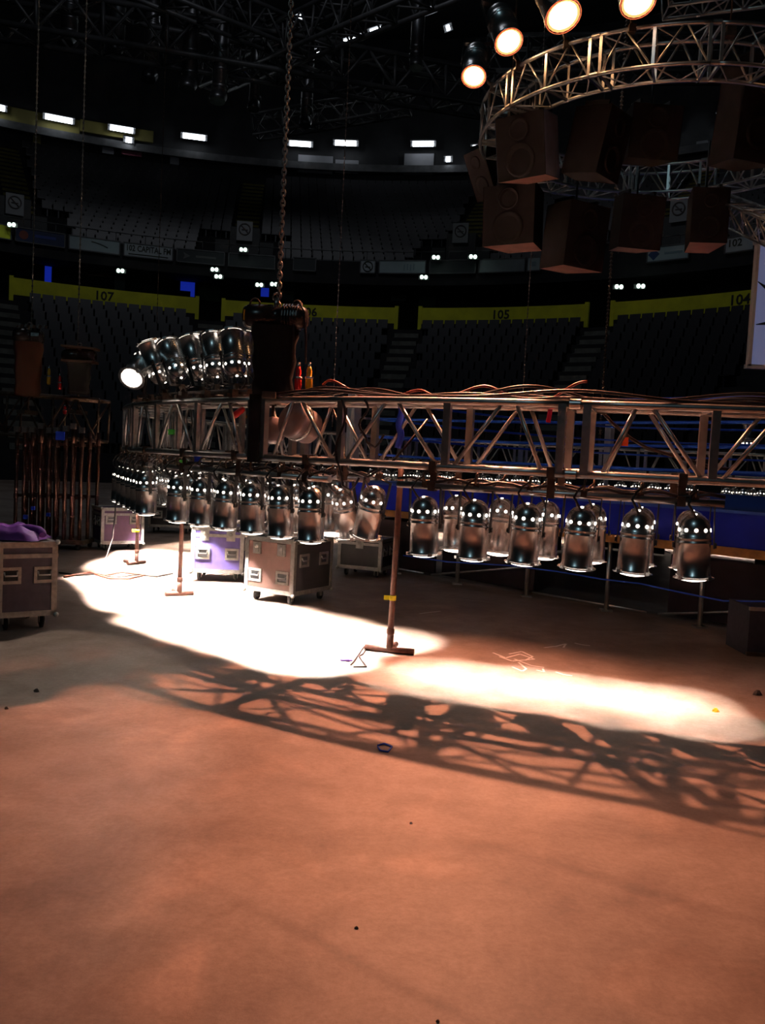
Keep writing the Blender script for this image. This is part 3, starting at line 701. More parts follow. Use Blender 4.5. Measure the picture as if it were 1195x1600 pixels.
# ------------------------------------------------------------ cables over the truss
def ring_cable(a0, a1, r, z, amp, lab, rad=.011, m_=cablem, seed=0, name='power_cable'):
    rnd = random.Random(seed); n = 60; ph = [rnd.uniform(0, 6) for _ in range(4)]
    pts = [cp(R(a0 + (a1 - a0) * i / n), r + .05 * math.sin(i * .21 + ph[0]) + .03 * math.sin(i * .47 + ph[1]), max(z, z + amp * (.5 + .5 * math.sin(i * .33 + ph[2])) * abs(math.sin(i * .11 + ph[3])))) for i in range(n + 1)]
    q = MB(); q.path(pts, rad, 7); return single(name, q, m_, lab, 'cable')
ring_cable(229, 275, RO - .04, ZT + .037, .05, 'dark power cable running along the truss top, nearest the front', seed=1)
ring_cable(231, 275, RO - .14, ZT + .04, .07, 'dark power cable along the truss top, slightly behind the front one', seed=2)
ring_cable(228, 262, RO - .24, ZT + .04, .09, 'dark power cable looping over the middle of the truss top', seed=3)
ring_cable(230, 270, RO - .38, ZT + .04, .06, 'dark power cable along the rear edge of the truss top', seed=5)
ring_cable(233, 252, RO - .3, ZT + .04, .13, 'loose reddish cable arched above the truss top', .010, mat('red_cable', (.25, .04, .03), .4), 8)
for k, (a, l, lab) in enumerate(((236.8, .62, 'black cable hanging down past the odd tilted can'), (238.5, .30, 'short black cable hanging at centre of truss'))):
    q = MB(); b = cp(R(a), RO + .03, 0); pts = [Vector((b.x + .03 * math.sin(i * .8), b.y, ZT - i * l / 10)) for i in range(11)]; pts += [Vector((b.x + .06 + .03 * i, b.y + .02, ZT - l - .05 + .04 * i * i * .3)) for i in range(1, 4)]
    q.path(pts, .009, 6); single('hanging_cable', q, cablem, lab, 'cable')
q = MB(); q.path([at(px, py, y) for px, py, y in ((520, 640, 7.0), (535, 675, 7.0), (538, 715, 6.9), (545, 735, 6.5), (575, 745, 6.35), (610, 725, 6.4), (640, 690, 6.5), (668, 655, 6.6))], .010, 6); single('hanging_cable', q, cablem, 'dark cable slung diagonally inside the truss near the centre', 'cable')
q = MB(); q.path([at(px, py, 6.05) for px, py in ((940, 642), (955, 660), (985, 685), (1010, 700), (1050, 712), (1085, 722), (1115, 731), (1140, 733))], .012, 6); single('hanging_cable', q, cablem, 'black cable slung diagonally inside the truss at right', 'cable')
q = MB(); q.box(at(975, 690, 6.0), (.05, .03, .06)); single('cable_tape', q, mat('orange_tape', (.9, .12, .03), .5), 'orange tape on the cable slung inside the truss at right', 'tape')
q = MB(); q.box(at(858, 650, 5.95), (.03, .012, .09), Matrix.Rotation(.1, 3, 'Y')); single('cable_tape', q, mat('crimson_tape', (.6, .01, .08), .5), 'crimson ribbon hanging from the truss top right of centre', 'tape')
q = MB(); p = cp(R(238.7), RO - TW, ZT)
q.path([p + Vector((.01 * math.sin(i), .0, -.03 * i)) for i in range(12)], .028, 7); single('cable_bundle', q, bluetape, 'blue cloth bundle hanging inside the truss near the centre', 'strap')
# small coloured tape marks under the left bar
for px, py, m_, lab, Y in ((286, 723, greentape, 'green tape mark under the truss at left', 8.0), (309, 717, bluetape, 'blue tape under the truss at left', 7.6), (268, 675, greentape, 'small green tape tag inside the truss at left', 8.1)):
    q = MB(); q.box(at(px, py, Y), (.05, .05, .05)); q.box(at(px, py, Y) + Vector((0, 0, .015)), (.06, .06, .01)); single('tape_mark', q, m_, lab, 'tape')
for px, py, m_, lab in ((396, 646, yelm, 'yellow connector inside the truss left of the black cover'), (372, 645, redm, 'red connector inside the truss left of the black cover')):
    p = at(px, py, 7.35); q = MB(); q.lathe([(.001, -.07), (.02, -.07), (.028, -.04), (.028, .03), (.018, .06), (.001, .07)], 10, Matrix.Translation(p) @ Matrix.Rotation(.9, 4, 'Y')); single('plug', q, m_, lab, 'connector')
# ------------------------------------------------------------ hoists and chains
def link_mesh(pitch, r):
    q = MB(); L_ = pitch * .62; n = 10; pts = []
    for i in range(n + 1):
        a = 2 * PI * i / n; pts.append(Vector((.36 * pitch * math.sin(a), 0, L_ * math.cos(a) * .98)))
    q.path(pts, r, 5, cap=False); return q
def chain(px, py, Y, lab, detail=False, r=.012, ztop=27.0, z0=None, pitch=.05, m_=chainm):
    b = at(px, py, Y); z0 = b.z if z0 is None else z0
    t = thing('hoist_chain', lab, 'chain', (b.x, b.y, z0)); z = z0
    if detail:
        lm = link_mesh(pitch, r); lm.v = [v + Vector((b.x, b.y, z0)) for v in lm.v]; o = lm.build('link', m_, t); k = 1
        while k < 110:
            c = o.copy(); col.objects.link(c); c.parent = t; c.location = (0, 0, k * pitch * .86); c.rotation_euler = (0, 0, PI / 2 * (k % 2)); k += 1
        z = z0 + k * pitch * .86
    q = MB(); n = int((ztop - z) / (pitch * 1.6)); pts = []
    base = []
    for i in range(n):
        zz = z + (ztop - z) * i / n; q.add([(b.x + r * 1.4, b.y, zz), (b.x, b.y + r * 1.4, zz + .3 * pitch), (b.x - r * 1.4, b.y, zz), (b.x, b.y - r * 1.4, zz + .3 * pitch), (b.x, b.y, zz - .1 * pitch), (b.x, b.y, zz + 1.2 * pitch)],
              [(4, 1, 0), (4, 2, 1), (4, 3, 2), (4, 0, 3), (5, 0, 1), (5, 1, 2), (5, 2, 3), (5, 3, 0)])
    q.tube((b.x, b.y, z), (b.x, b.y, ztop), r * .6, 5)
    o = q.build('upper_links', m_, t); o['kind'] = 'stuff'; return t
YH = cp(R(231.5), RO - .22, 0).y
chain(435, 478, YH, 'thick chain rising from the black hoist on the circular truss', True, .0075, 27, None, .046)
chain(522, 600, 13.5, 'thin reddish chain right of the black hoist', False, .009, z0=1.98)
chain(817, 612, 18.0, 'thin reddish chain behind the truss right of centre', False, .012, z0=1.98)
chain(941, 618, 17.6, 'dark double chain right of centre rising to the speakers', False, .028, z0=1.98, m_=steel)
chain(49, 516, 13.0, 'long thin chain at the far left', False, .013, m_=mat('grey_chain', (.3, .3, .28), .5, .5))
chain(121, 546, 13.0, 'long thin chain second from the left', False, .013, m_=MT['grey_chain'])
chain(245, 505, 15.0, 'very dim chain third from the left', False, .007, m_=steel)
def hoist(px, py, Y, lab, length, dia, bagw, bagh, bm, rz=0.0, ribs=6, pm=blackgloss):
    c = at(px, py, Y); t = thing('chain_hoist', lab, 'chain hoist', (c.x, c.y, c.z - bagh - dia / 2), rz); Mx = Matrix.Translation(c) @ Matrix.Rotation(rz, 4, 'Z') @ Matrix.Rotation(PI / 2, 4, 'Y')
    r = dia / 2; L_ = length
    q = MB(); q.lathe([(.001, -L_ / 2), (r * .8, -L_ / 2), (r, -L_ * .42), (r, -L_ * .06), (r * .82, -L_ * .04), (r * .82, L_ * .1), (r * .95, L_ * .12), (r * .95, L_ * .40), (r * .7, L_ * .5), (.001, L_ * .5)], 20, Mx); q.build('motor_body', pm, t)
    q = MB()
    for i in range(ribs): q.lathe([(r * .95, 0), (r * 1.09, 0), (r * 1.09, .008), (r * .95, .008)], 16, Mx @ Matrix.Translation((0, 0, L_ * (.14 + .045 * i))), smooth=False)
    q.build('cooling_fin', pm, t)
    q = MB(); q.path([c + Vector((0, 0, r * .6)), c + Vector((0, 0, r + .05))], .02, 8); q.path([c + Vector((.03 * math.cos(a), 0, r + .06 + .03 * math.sin(a))) for a in [k * PI / 4 for k in range(9)]], .008, 6); q.build('top_hook', chainm, t)
    q = MB()
    for s in (-1, 1): q.path([c + Vector((s * L_ * .33 + .04 * math.cos(a), -r * .2, r * .85 + .05 * math.sin(a))) for a in [k * PI / 6 for k in range(7)]], .008, 6)
    q.build('handle', steel, t)
    q = MB(); w0, w1 = bagw / 2, bagw * .42; d0 = bagw * .32; zt_, zb_ = c.z - r * .7, c.z - r * .7 - bagh; n = 9
    rows = []
    for j in range(n):
        f = j / (n - 1); z = zt_ + (zb_ - zt_) * f; ww = w0 + (w1 - w0) * f + .012 * math.sin(j * 1.9); dd = d0 * (1 - .15 * math.sin(f * PI))
        rows.append([Vector((c.x + ww * math.copysign(abs(math.cos(a)) ** .5, math.cos(a)), c.y + dd * math.copysign(abs(math.sin(a)) ** .5, math.sin(a)), z)) for a in [2 * PI * k / 16 for k in range(16)]])
    V = [v for rw in rows for v in rw]; Fs = [[j * 16 + k, j * 16 + (k + 1) % 16, (j + 1) * 16 + (k + 1) % 16, (j + 1) * 16 + k] for j in range(n - 1) for k in range(16)] + [[(n - 1) * 16 + k for k in range(16)]]
    q.add(V, Fs, True); q.build('chain_bag', bm, t)
    return t, c, r
th_, c, r_ = hoist(431, 496, YH, 'black chain hoist with cloth chain bag on top of the circular truss', .50, .20, .36, .54, blackcloth, R(-8))
q = MB()
q.path([c + Vector((.15, -.09, .09)), c + Vector((.19, -.1, .11)), c + Vector((.23, -.1, .04)), c + Vector((.25, -.1, -.15)), c + Vector((.26, -.1, -.36))], .008, 6)
q.path([c + Vector((.10, -.09, .08)), c + Vector((.15, -.11, .04)), c + Vector((.16, -.1, -.2)), c + Vector((.165, -.1, -.36))], .008, 6); q.build('control_cable', cablem, th_)
q = MB(); q.box(c + Vector((-.24, -.03, 0)), (.01, .07, .08)); q.build('end_label', yelm, th_)
q = MB(); q.tube((c.x, c.y, ZT), (c.x, c.y, c.z - r_ * .5), .012, 6); q.box((c.x, c.y, ZT + .03), (.1, .48, .05)); q.build('truss_sling', steel, th_)
def plug(px, y0, y1, Y, m_, lab):
    a, b = at(px, y0, Y), at(px + 1, y1, Y); h = a.z - b.z; t = thing('connector', lab, 'connector', b)
    q = MB(); q.lathe([(.001, 0), (.022, 0), (.028, h * .1), (.028, h * .4), (.021, h * .44), (.022, h * .7), (.012, h * .85), (.001, h * .86)], 12, Matrix.Translation(b)); q.build('shell', m_, t)
    q = MB(); q.lathe([(.029, h * .40), (.033, h * .41), (.033, h * .47), (.029, h * .48)], 12, Matrix.Translation(b)); q.build('collar', chrome, t)
    q = MB(); q.lathe([(.012, h * .85), (.013, h), (.001, h)], 8, Matrix.Translation(b)); q.build('tip', chrome, t)
    return t
plug(464, 566, 609, YH - .08, redm, 'red cable connector standing under the black hoist')
plug(481, 566, 609, YH - .08, yelm, 'yellow cable connector beside the red one under the black hoist')
# left background rig
straight_truss('box_truss', 'dark box truss hanging low at the far left', at(-120, 668, 13.3), at(160, 690, 13.3), .5, .62, .028, .016, 4, steel)
h1 = hoist(45, 526, 13.0, 'dark hoist with ribbed top at the far left', .42, .24, .40, .8, mat('brown_cloth', (.08, .025, .015), .9), R(10))
h2 = hoist(124, 556, 13.0, 'dark flat hoist with grey lid second from the left', .50, .20, .34, .5, blackcloth, R(-12))
q = MB()
for i in range(5): q.box(h1[1] + Vector((-.1 + .09 * i, -.05, .15)), (.03, .1, .05), Matrix.Rotation(.3, 3, 'Y'))
q.build('lug', chainm, h1[0])
q = MB(); q.box(h2[1] + Vector((.02, -.02, .115)), (.5, .26, .03), Matrix.Rotation(.05, 3, 'Y')); q.box(h2[1] + Vector((.02, -.02, -.09)), (.46, .3, .03)); q.build('lid', mat('copper_steel', (.4, .2, .12), .5, .7), h2[0])
plug(75, 571, 601, 12.8, yelm, 'yellow connector under the far left hoist'); plug(92, 583, 609, 12.8, redm, 'red connector between the two far left hoists')
plug(100, 632, 647, 12.8, redm, 'small red connector on the far left truss')
for px in (45, 124):
    q = MB(); a = at(px, 560, 13.1); b = at(px, 645, 13.3); q.tube(a, (a.x, a.y, b.z), .02, 6); q.box((a.x, a.y, b.z), (.12, .5, .06)); single('hoist_sling', q, steel, 'dark sling under the %s left hoist' % ('far' if px == 45 else 'second'), 'sling')
# rack of upright poles
pr = thing('pole_rack', 'rolling rack of brown upright poles at the left', 'rack', ground(82, 856))
g0 = ground(82, 856); q = MB(); q.box(g0 + Vector((0, .1, .12)), (1.05, .7, .06)); q.build('base', steel, pr)
for sx in (-.42, .42):
    for sy in (-.15, .35):
        q = MB(); q.lathe([(.001, -.02), (.05, -.02), (.05, .02), (.001, .02)], 12, Matrix.Translation(g0 + Vector((sx, sy, .05))) @ Matrix.Rotation(PI / 2, 4, 'Y')); q.box(g0 + Vector((sx, sy, .085)), (.05, .05, .03)); q.build('caster', rubber, pr)
for z in (.75, 1.5):
    q = MB()
    for y in (-.16, .1, .36): q.box(g0 + Vector((0, y, z)), (.98, .03, .04))
    q.build('crossbar', rust, pr)
for row in range(3):
    for i in range(9):
        x = -.46 + i * .113 + random.uniform(-.012, .012) + row * .03; y = -.16 + row * .26; q = MB(); h = 1.68 + random.uniform(-.05, .05)
        b = g0 + Vector((x, y - .03, .15)); q.tube(b, b + Vector((random.uniform(-.01, .01), 0, h - .15)), .028, 8); q.lathe([(.025, h - .35), (.034, h - .34), (.034, h - .25), (.025, h - .24)], 8, Matrix.Translation(b)); q.lathe([(.025, .55), (.034, .56), (.034, .62), (.025, .63)], 8, Matrix.Translation(b)); q.build('pole', rust, pr)
        if row == 0:
            q = MB(); q.box(b + Vector((0, -.01, h - .11)), (.07, .06, .08)); q.build('clamp', chainm, pr)
for (x, z, s) in ((.16, 1.62, .12), (-.30, .45, .06), (.02, .5, .05), (-.2, .58, .05)):
    q = MB(); q.box(g0 + Vector((x, -.24, z)), (s, .03, s)); q.build('blue_tape', bluetape, pr)
# ------------------------------------------------------------ stands (T base poles)
def stand(foot_px, top_z, lab, tilt=(0, 0), tape=None, bar=.40, barrot=R(-14)):
    f = ground(*foot_px); t = thing('floor_stand', lab, 'stand', f); top = f + Vector((tilt[0], tilt[1], top_z))
    q = MB(); q.tube(f + Vector((0, 0, .03)), f + (top - f) * .1, .028, 10); q.tube(f + (top - f) * .09, top, .0235, 10); q.lathe([(.026, 0), (.032, .01), (.032, .04), (.026, .05)], 10, Matrix.Translation(f + (top - f) * .1)); q.build('pole', rust, t)
    q = MB(); d = Vector((math.cos(barrot), math.sin(barrot), 0)); q.tube(f - d * bar / 2 + Vector((0, 0, .026)), f + d * bar / 2 + Vector((0, 0, .026)), .026, 10); q.build('foot_bar', rust, t)
    q = MB(); d2 = Vector((-d.y, d.x, 0)); q.tube(f + Vector((0, 0, .026)), f + d2 * .22 + Vector((0, 0, .026)), .024, 10); q.build('foot_bar', rust, t)
    if tape:
        z = tape; c_ = f + (top - f) * (z / top_z); q = MB(); q.lathe([(.0245, -.02), (.027, -.02), (.027, .02), (.0245, .02)], 12, Matrix.Translation(c_)); q.box(c_ + Vector((-.045, 0, 0)), (.05, .006, .035)); q.build('tape_band', yeltape, t)
stand((608, 1020), ZB - .03, 'brown T foot stand with yellow tape holding the truss at centre', (.02, .02), .44)
stand((280, 931), ZB - .03, 'brown T foot stand left of the violet case', (0, 0), None, .3, R(30))
stand((213, 882), ZB - .03, 'thin stand with yellow tape in front of the brown-edged case', (0, 0), .44, .3, R(60))
q = MB(); q.path([at(px, py, Y) for px, py, Y in ((182, 745, 11.6), (180, 800, 11.5), (176, 840, 11.3), (166, 870, 11.1), (156, 892, 10.9))], .010, 6); single('hanging_cable', q, cablem, 'thin dark cable hanging past the plum flight case', 'cable')
# ------------------------------------------------------------ flight cases
def fcase(name, lab, corner, rz, w_, d_, h_, wheel, pm, latches=2, handles=2, side_handles=2, strip_=True, hz=.38, hand_z=None, sm=None):
    """corner = near (front-right if right=True) bottom front-left corner on the ground"""
    t = thing(name, lab, 'flight case', (corner[0], corner[1], 0), rz)
    def B(nm, m_, f):
        q = MB(); f(q); return q.build(nm, m_, t, False)
    z0 = wheel; e = .042; x0, y0 = 0, 0
    B('panel', pm, lambda q: q.box((w_ / 2, .012, z0 + h_ / 2), (w_ - .03, .016, h_ - .03)))
    B('panel', sm or pm, lambda q: q.box((w_ - .012, d_ / 2, z0 + h_ / 2), (.016, d_ - .03, h_ - .03)))
    B('panel', sm or pm, lambda q: q.box((.012, d_ / 2, z0 + h_ / 2), (.016, d_ - .03, h_ - .03)))
    B('panel', pm, lambda q: q.box((w_ / 2, d_ - .012, z0 + h_ / 2), (w_ - .03, .016, h_ - .03)))
    B('lid', sm or pm, lambda q: q.box((w_ / 2, d_ / 2, z0 + h_ - .01), (w_ - .03, d_ - .03, .02)))
    B('bottom', pm, lambda q: q.box((w_ / 2, d_ / 2, z0 + .01), (w_ - .03, d_ - .03, .02)))
    for (x, y) in ((0, 0), (w_, 0), (0, d_), (w_, d_)):
        B('edging', edgealu, lambda q: (q.box((x + (e / 2 if x == 0 else -e / 2), y, z0 + h_ / 2), (e, .008, h_)), q.box((x, y + (e / 2 if y == 0 else -e / 2), z0 + h_ / 2), (.008, e, h_))))
    for z in (z0, z0 + h_):
        zz = z + (e / 2 if z == z0 else -e / 2)
        for y in (0, d_): B('edging', edgealu, lambda q: (q.box((w_ / 2, y, zz), (w_, .008, e)), q.box((w_ / 2, y + (e / 2 if y == 0 else -e / 2), z), (w_, e, .008))))
        for x in (0, w_): B('edging', edgealu, lambda q: (q.box((x, d_ / 2, zz), (.008, d_, e)), q.box((x + (e / 2 if x == 0 else -e / 2), d_ / 2, z), (e, d_, .008))))
    if strip_:
        zl = z0 + h_ * .82
        B('lid_joint', edgealu, lambda q: (q.box((w_ / 2, -.004, zl), (w_, .008, .035)), q.box((w_ / 2, d_ + .004, zl), (w_, .008, .035)), q.box((-.004, d_ / 2, zl), (.008, d_, .035)), q.box((w_ + .004, d_ / 2, zl), (.008, d_, .035))))
    else: zl = z0 + h_ * .8
    for x in (0, w_):
        for y in (0, d_):
            for z in (z0, z0 + h_):
                B('corner', edgealu, lambda q: q.lathe([(.001, -.022), (.013, -.019), (.021, -.009), (.023, .0), (.021, .009), (.013, .019), (.001, .022)], 10, Matrix.Translation((x, y, z))))
    for i in range(latches):
        x = w_ * (.25 + .5 * i / max(1, latches - 1)) if latches > 1 else w_ / 2
        def lt(q): q.box((x, -.007, zl), (.10, .012, .12)); q.box((x, -.016, zl - .01), (.045, .012, .06)); q.lathe([(.001, 0), (.022, 0), (.022, .008), (.001, .008)], 10, Matrix.Translation((x, -.02, zl + .02)) @ Matrix.Rotation(PI / 2, 4, 'X'))
        B('latch', edgealu, lt)
    hz_ = z0 + h_ * (hand_z or hz)
    def handle(cx_, cy_, cz_, rot):
        M_ = Matrix.Translation((cx_, cy_, cz_)) @ Matrix.Rotation(rot, 4, 'Z')
        q = MB(); q.box((0, -.004, .055), (.16, .01, .025)); q.box((0, -.004, -.055), (.16, .01, .025)); q.box((-.068, -.004, 0), (.024, .01, .09)); q.box((.068, -.004, 0), (.024, .01, .09)); q.v = [M_ @ v for v in q.v]; h = q.build('handle_dish', edgealu, t, False)
        q = MB(); q.box((0, .004, 0), (.11, .006, .085)); q.v = [M_ @ v for v in q.v]; q.build('recess', black, h, False)
        q = MB(); q.path([(-.05, -.006, .03), (-.045, -.02, .0), (.045, -.02, .0), (.05, -.006, .03)], .007, 6); q.v = [M_ @ v for v in q.v]; q.build('grip', alu, h, False)
    for i in range(handles): handle(w_ * (.22 + .56 * i / max(1, handles - 1)), 0, hz_, 0)
    for i in range(side_handles):
        handle(w_, d_ * (.25 + .5 * i), z0 + h_ * .62, PI / 2); handle(0, d_ * (.25 + .5 * i), z0 + h_ * .62, -PI / 2)
    for x in (.09, w_ - .09):
        for y in (.09, d_ - .09):
            c_ = B('caster', edgealu, lambda q: (q.box((x, y, z0 - .008), (.09, .08, .012)), q.box((x - .022, y, z0 - .04), (.005, .04, .06)), q.box((x + .022, y, z0 - .04), (.005, .04, .06))))
            q = MB(); q.lathe([(.001, -.016), (.035, -.016), (wheel / 2 - .004, -.01), (wheel / 2 - .004, .01), (.035, .016), (.001, .016)], 14, Matrix.Translation((x, y + .01, wheel / 2 - .003)) @ Matrix.Rotation(PI / 2, 4, 'Y')); q.build('wheel', rubber, c_, False)
    return t
fcase('flight_case', 'brown panelled flight case on wheels standing in the white light pool', (-1.395, 8.90), R(-30), .62, .70, .56, .11, panelbrown, hz=.3, sm=panelblack, strip_=False)
fcase('flight_case', 'violet flight case on wheels left of the brown one', (-2.19, 9.95), R(4), .60, .62, .53, .11, panelpurple, hz=.42, strip_=True)
fcase('flight_case', 'tall charcoal flight case cut by the left edge under a purple cloth', (-3.02, 6.78), R(36), .46, .62, .60, .12, panelcoal, latches=0, hz=.56)
fcase('flight_case', 'brown-edged purple flight case beside the pole rack', (-4.02, 12.35), R(33), .62, .52, .52, .10, mat('case_panel_plum', (.12, .05, .12), .5, noise=.3, nscale=14), latches=0, hz=.68)
fcase('flight_case', 'distant dark flight case behind the left lamp cans', (-4.15, 15.3), R(4), .75, .6, .45, .11, panelblack, latches=0, hz=.5)
fcase('flight_case', 'dark flight case beside the ring steps behind the tilted can', (-.55, 11.1), R(-20), .60, .5, .40, .10, panelblack, latches=1, handles=0, hz=.5)
t = thing('ring_step', 'low dark box with pale edges at the right border of the frame', 'step', (3.55, 7.45, 0))
q = MB(); q.box((3.62, 7.58, .21), (.86, .46, .42)); q.build('body', mat('step_grey', (.05, .05, .07), .7, noise=.3), t)
for z in (.41, .02): q = MB(); q.box((3.62, 7.34, z), (.88, .03, .03)); q.build('edging', edgealu if z > .3 else steel, t)
# purple cloth on left case
q = MB(); n = 14; rnd = random.Random(4); V = []; cz = .725
for j in range(n):
    for i in range(n):
        u, v = i / (n - 1) * 2 - 1, j / (n - 1) * 2 - 1; r_ = max(0, 1 - u * u) * max(0, 1 - v * v)
        V.append(Vector((-3.02 + u * .24 + .01 * math.sin(7 * v), 7.08 + v * .18, cz + .008 + .115 * r_ ** .45 * (1 + .15 * math.sin(u * 9 + v * 3) + .1 * math.sin(v * 11)))))
q.add(V, [[j * n + i, j * n + i + 1, (j + 1) * n + i + 1, (j + 1) * n + i] for j in range(n - 1) for i in range(n - 1)], True)
q.path([Vector((-2.9 + .14 * math.cos(a), 7.02 + .05 * math.sin(a), cz + .05 + .05 * math.sin(a))) for a in [k * PI / 8 for k in range(9)]], .03, 8)
single('crumpled_cloth', q, cloth_purple, 'crumpled purple cloth lying on the left flight case', 'cloth')
# ============================================================ BOXING RING
corners = [Vector((3.98, 7.85)), Vector((8.5, 12.4)), Vector((4.3, 16.8)), Vector((-.52, 12.25))]
rc_ = sum((c for c in corners), Vector((0, 0))) / 4
br = thing('boxing_ring', 'boxing ring with blue apron and ropes inside the circular truss', 'boxing ring', (rc_.x, rc_.y, 0))
def quadprism(k0, k1, z0, z1, f0=1.0):
    q = MB(); P = [rc_ + (c - rc_) * f0 for c in corners]; V = [(p.x, p.y, z0) for p in P] + [(p.x, p.y, z1) for p in P]
    q.add(V, [(0, 3, 2, 1), (4, 5, 6, 7), (0, 1, 5, 4), (1, 2, 6, 5), (2, 3, 7, 6), (3, 0, 4, 7)]); return q
quadprism(0, 0, .84, 1.17, 1.0).build('apron', skyblue, br)
quadprism(0, 0, 1.17, 1.20, .995).build('canvas', canvas, br)
for i in range(4):
    a, b = corners[i], corners[(i + 1) % 4]; d = (b - a).normalized(); n_ = Vector((d.y, -d.x))
    q = MB(); m_ = (a + b) / 2; q.box((m_.x + n_.x * .01, m_.y + n_.y * .01, .795), ((b - a).length + .04, .05, .085), Matrix.Rotation(math.atan2(d.y, d.x), 3, 'Z')); q.build('edge_board', edgewood, br)
    for k in range(1, 6):
        p = a + (b - a) * k / 6; q = MB(); q.tube((p.x, p.y, 0), (p.x, p.y, .76), .026, 8); q.box((p.x, p.y, .01), (.12, .12, .02)); q.build('leg', alu, br)
    # inner lower skirt boards
    for k in range(4):
        f0, f1 = k / 4 + .01, (k + 1) / 4 - .01; p0, p1_ = a + (b - a) * f0 - n_ * .25, a + (b - a) * f1 - n_ * .25
        if k != 2:
            q = MB(); mm = (p0 + p1_) / 2; q.box((mm.x, mm.y, .36), ((p1_ - p0).length, .03, .64), Matrix.Rotation(math.atan2(d.y, d.x), 3, 'Z')); q.build('skirt_panel', skirt, br)
        q = MB(); q.tube((p0.x + n_.x * .22, p0.y + n_.y * .22, .06), (p1_.x + n_.x * .22, p1_.y + n_.y * .22, .34 if k % 2 else .06), .014, 6); q.build('brace', alu, br)
    for z in (1.58, 1.83, 2.08, 2.33):
        q = MB(); A3, B3 = Vector((a.x, a.y, z)), Vector((b.x, b.y, z)); iA = (Vector((rc_.x, rc_.y, z)) - A3) * .07; iB = (Vector((rc_.x, rc_.y, z)) - B3) * .07
        q.path([A3 + iA + (B3 + iB - A3 - iA) * k / 10 + Vector((0, 0, -.03 * math.sin(PI * k / 10))) for k in range(11)], .017, 8); q.build('rope', ropeblue, br)
for i, c_ in enumerate(corners):
    q = MB(); q.tube((c_.x, c_.y, 0), (c_.x, c_.y, 2.42), .045, 12); q.build('corner_post', postwhite, br)
    if i in (2, 3):
        q = MB(); dd = (rc_ - c_).normalized(); q.box((c_.x + dd.x * .06, c_.y + dd.y * .06, 1.92), (.13, .13, 1.0), Matrix.Rotation(PI / 4, 3, 'Z')); q.build('corner_pad', postwhite, br)
    for z in (1.58, 1.83, 2.08, 2.33):
        q = MB(); dd = (rc_ - c_) * .07; q.tube((c_.x, c_.y, z), (c_.x + dd.x, c_.y + dd.y, z), .015, 6); q.build('turnbuckle', alu, br)
# blue cable sagging in front of the ring, and beneath
q = MB(); q.path([ground(px, py, z) if False else at(px, py, Y) for px, py, Y in ((630, 868, 10.9), (700, 878, 10.4), (800, 884, 9.9), (870, 893, 9.4), (940, 905, 8.9), (1000, 912, 8.6), (1060, 925, 8.2), (1130, 939, 7.9), (1210, 940, 7.2))], .008, 6)
single('blue_cable', q, bluecable, 'thin blue cable sagging along the front of the boxing ring', 'cable')
# upright chrome can on far truss
o = copy_tree(p1); o.location = at(1170, 683, 16.8); o.rotation_euler = (PI, 0, 0); o.scale = (1.25, 1.25, 1.25); o['label'] = 'chrome can standing upright beyond the ropes near the right edge'
q = MB(); b_ = at(1170, 700, 16.8); q.tube(b_, (b_.x, b_.y, 1.2), .02, 6); q.box((b_.x, b_.y, 1.24), (.2, .2, .04)); single('lamp_spigot', q, steel, 'short post under the upright chrome can near the right edge', 'post')
# ============================================================ FLOWN CIRCULAR TRUSS with warm lamps
SC = .72   # distance scale of everything flown
FX, FY, FR, FZT = 3.75 * SC, 12.75 * SC, 2.6 * SC, CAMZ + (6.66 - CAMZ) * SC
circ_truss('flown_circular_truss', 'small circular box truss hanging high at upper right', FX, FY, FR, .45 * SC, FZT - .45 * SC, FZT, 12, 2, R(205), .018, .0095, alu)
def fp(a, r, z): return cp(a, r, z, FX, FY)
for px, dz in ((870, 0), (1090, 0), (1010, 0)):
    pass
TARGET = Vector((1.2, 3.2, 0))
first_over = [None]
def over_proto():
    t = thing('warm_par_can', 'x', 'stage light')
    q = MB(); q.lathe(prof_can(), 22); q.lathe([(.100, -.2), (.092, -.2), (.07, -.1), (.001, -.09)], 18); q.build('housing', chrome, t, False)
    q = MB(); q.lathe([(.001, -.196), (.03, -.197), (.078, -.192)], 20); q.build('lens', over_lens, t, False)
    q = MB(); q.lathe([(.078, -.192), (.099, -.2005)], 20); q.build('reflector_glow_rim', over_rim, t, False)
    q = MB()
    for s in (-1, 1): q.box((s * .116, 0, .12), (.006, .03, .28))
    q.box((0, 0, .26), (.238, .03, .006)); q.box((0, 0, .28), (.04, .04, .05)); q.build('yoke', black, t, False)
    d = bpy.data.lights.new('beam', 'SPOT'); d.energy = OVER_POWER; d.spot_size = R(55); d.spot_blend = 1.0; d.shadow_soft_size = .045; d.color = WARM
    o = bpy.data.objects.new('beam', d); o.location = (0, 0, -.215); col.objects.link(o); o.parent = t
    return t
op = over_proto(); kids(op)
warm = [(740, 120, 11.9, 'warm glowing par can, leftmost and lowest on the flown truss', (.15, 4.95), 7.2), (795, 66, 11.15, 'warm glowing par can, second from the left on the flown truss', (2.1, 4.3), 1.0),
        (880, 26, 10.4, 'largest warm glowing par can above the flown truss', (2.6, 4.2), .3), (997, 4, 10.05, 'warm glowing par can cut by the top of the frame', (2.4, 4.2), .08)]
def aim_warm(o, p, tg, k):
    o.location = p; o.rotation_mode = 'QUATERNION'; o.rotation_quaternion = (Vector((tg[0], tg[1], 0)) - p).to_track_quat('-Z', 'Y')
    for ch in o.children:
        if ch.type == 'LIGHT': ch.data = ch.data.copy(); ch.data.energy = OVER_POWER * k
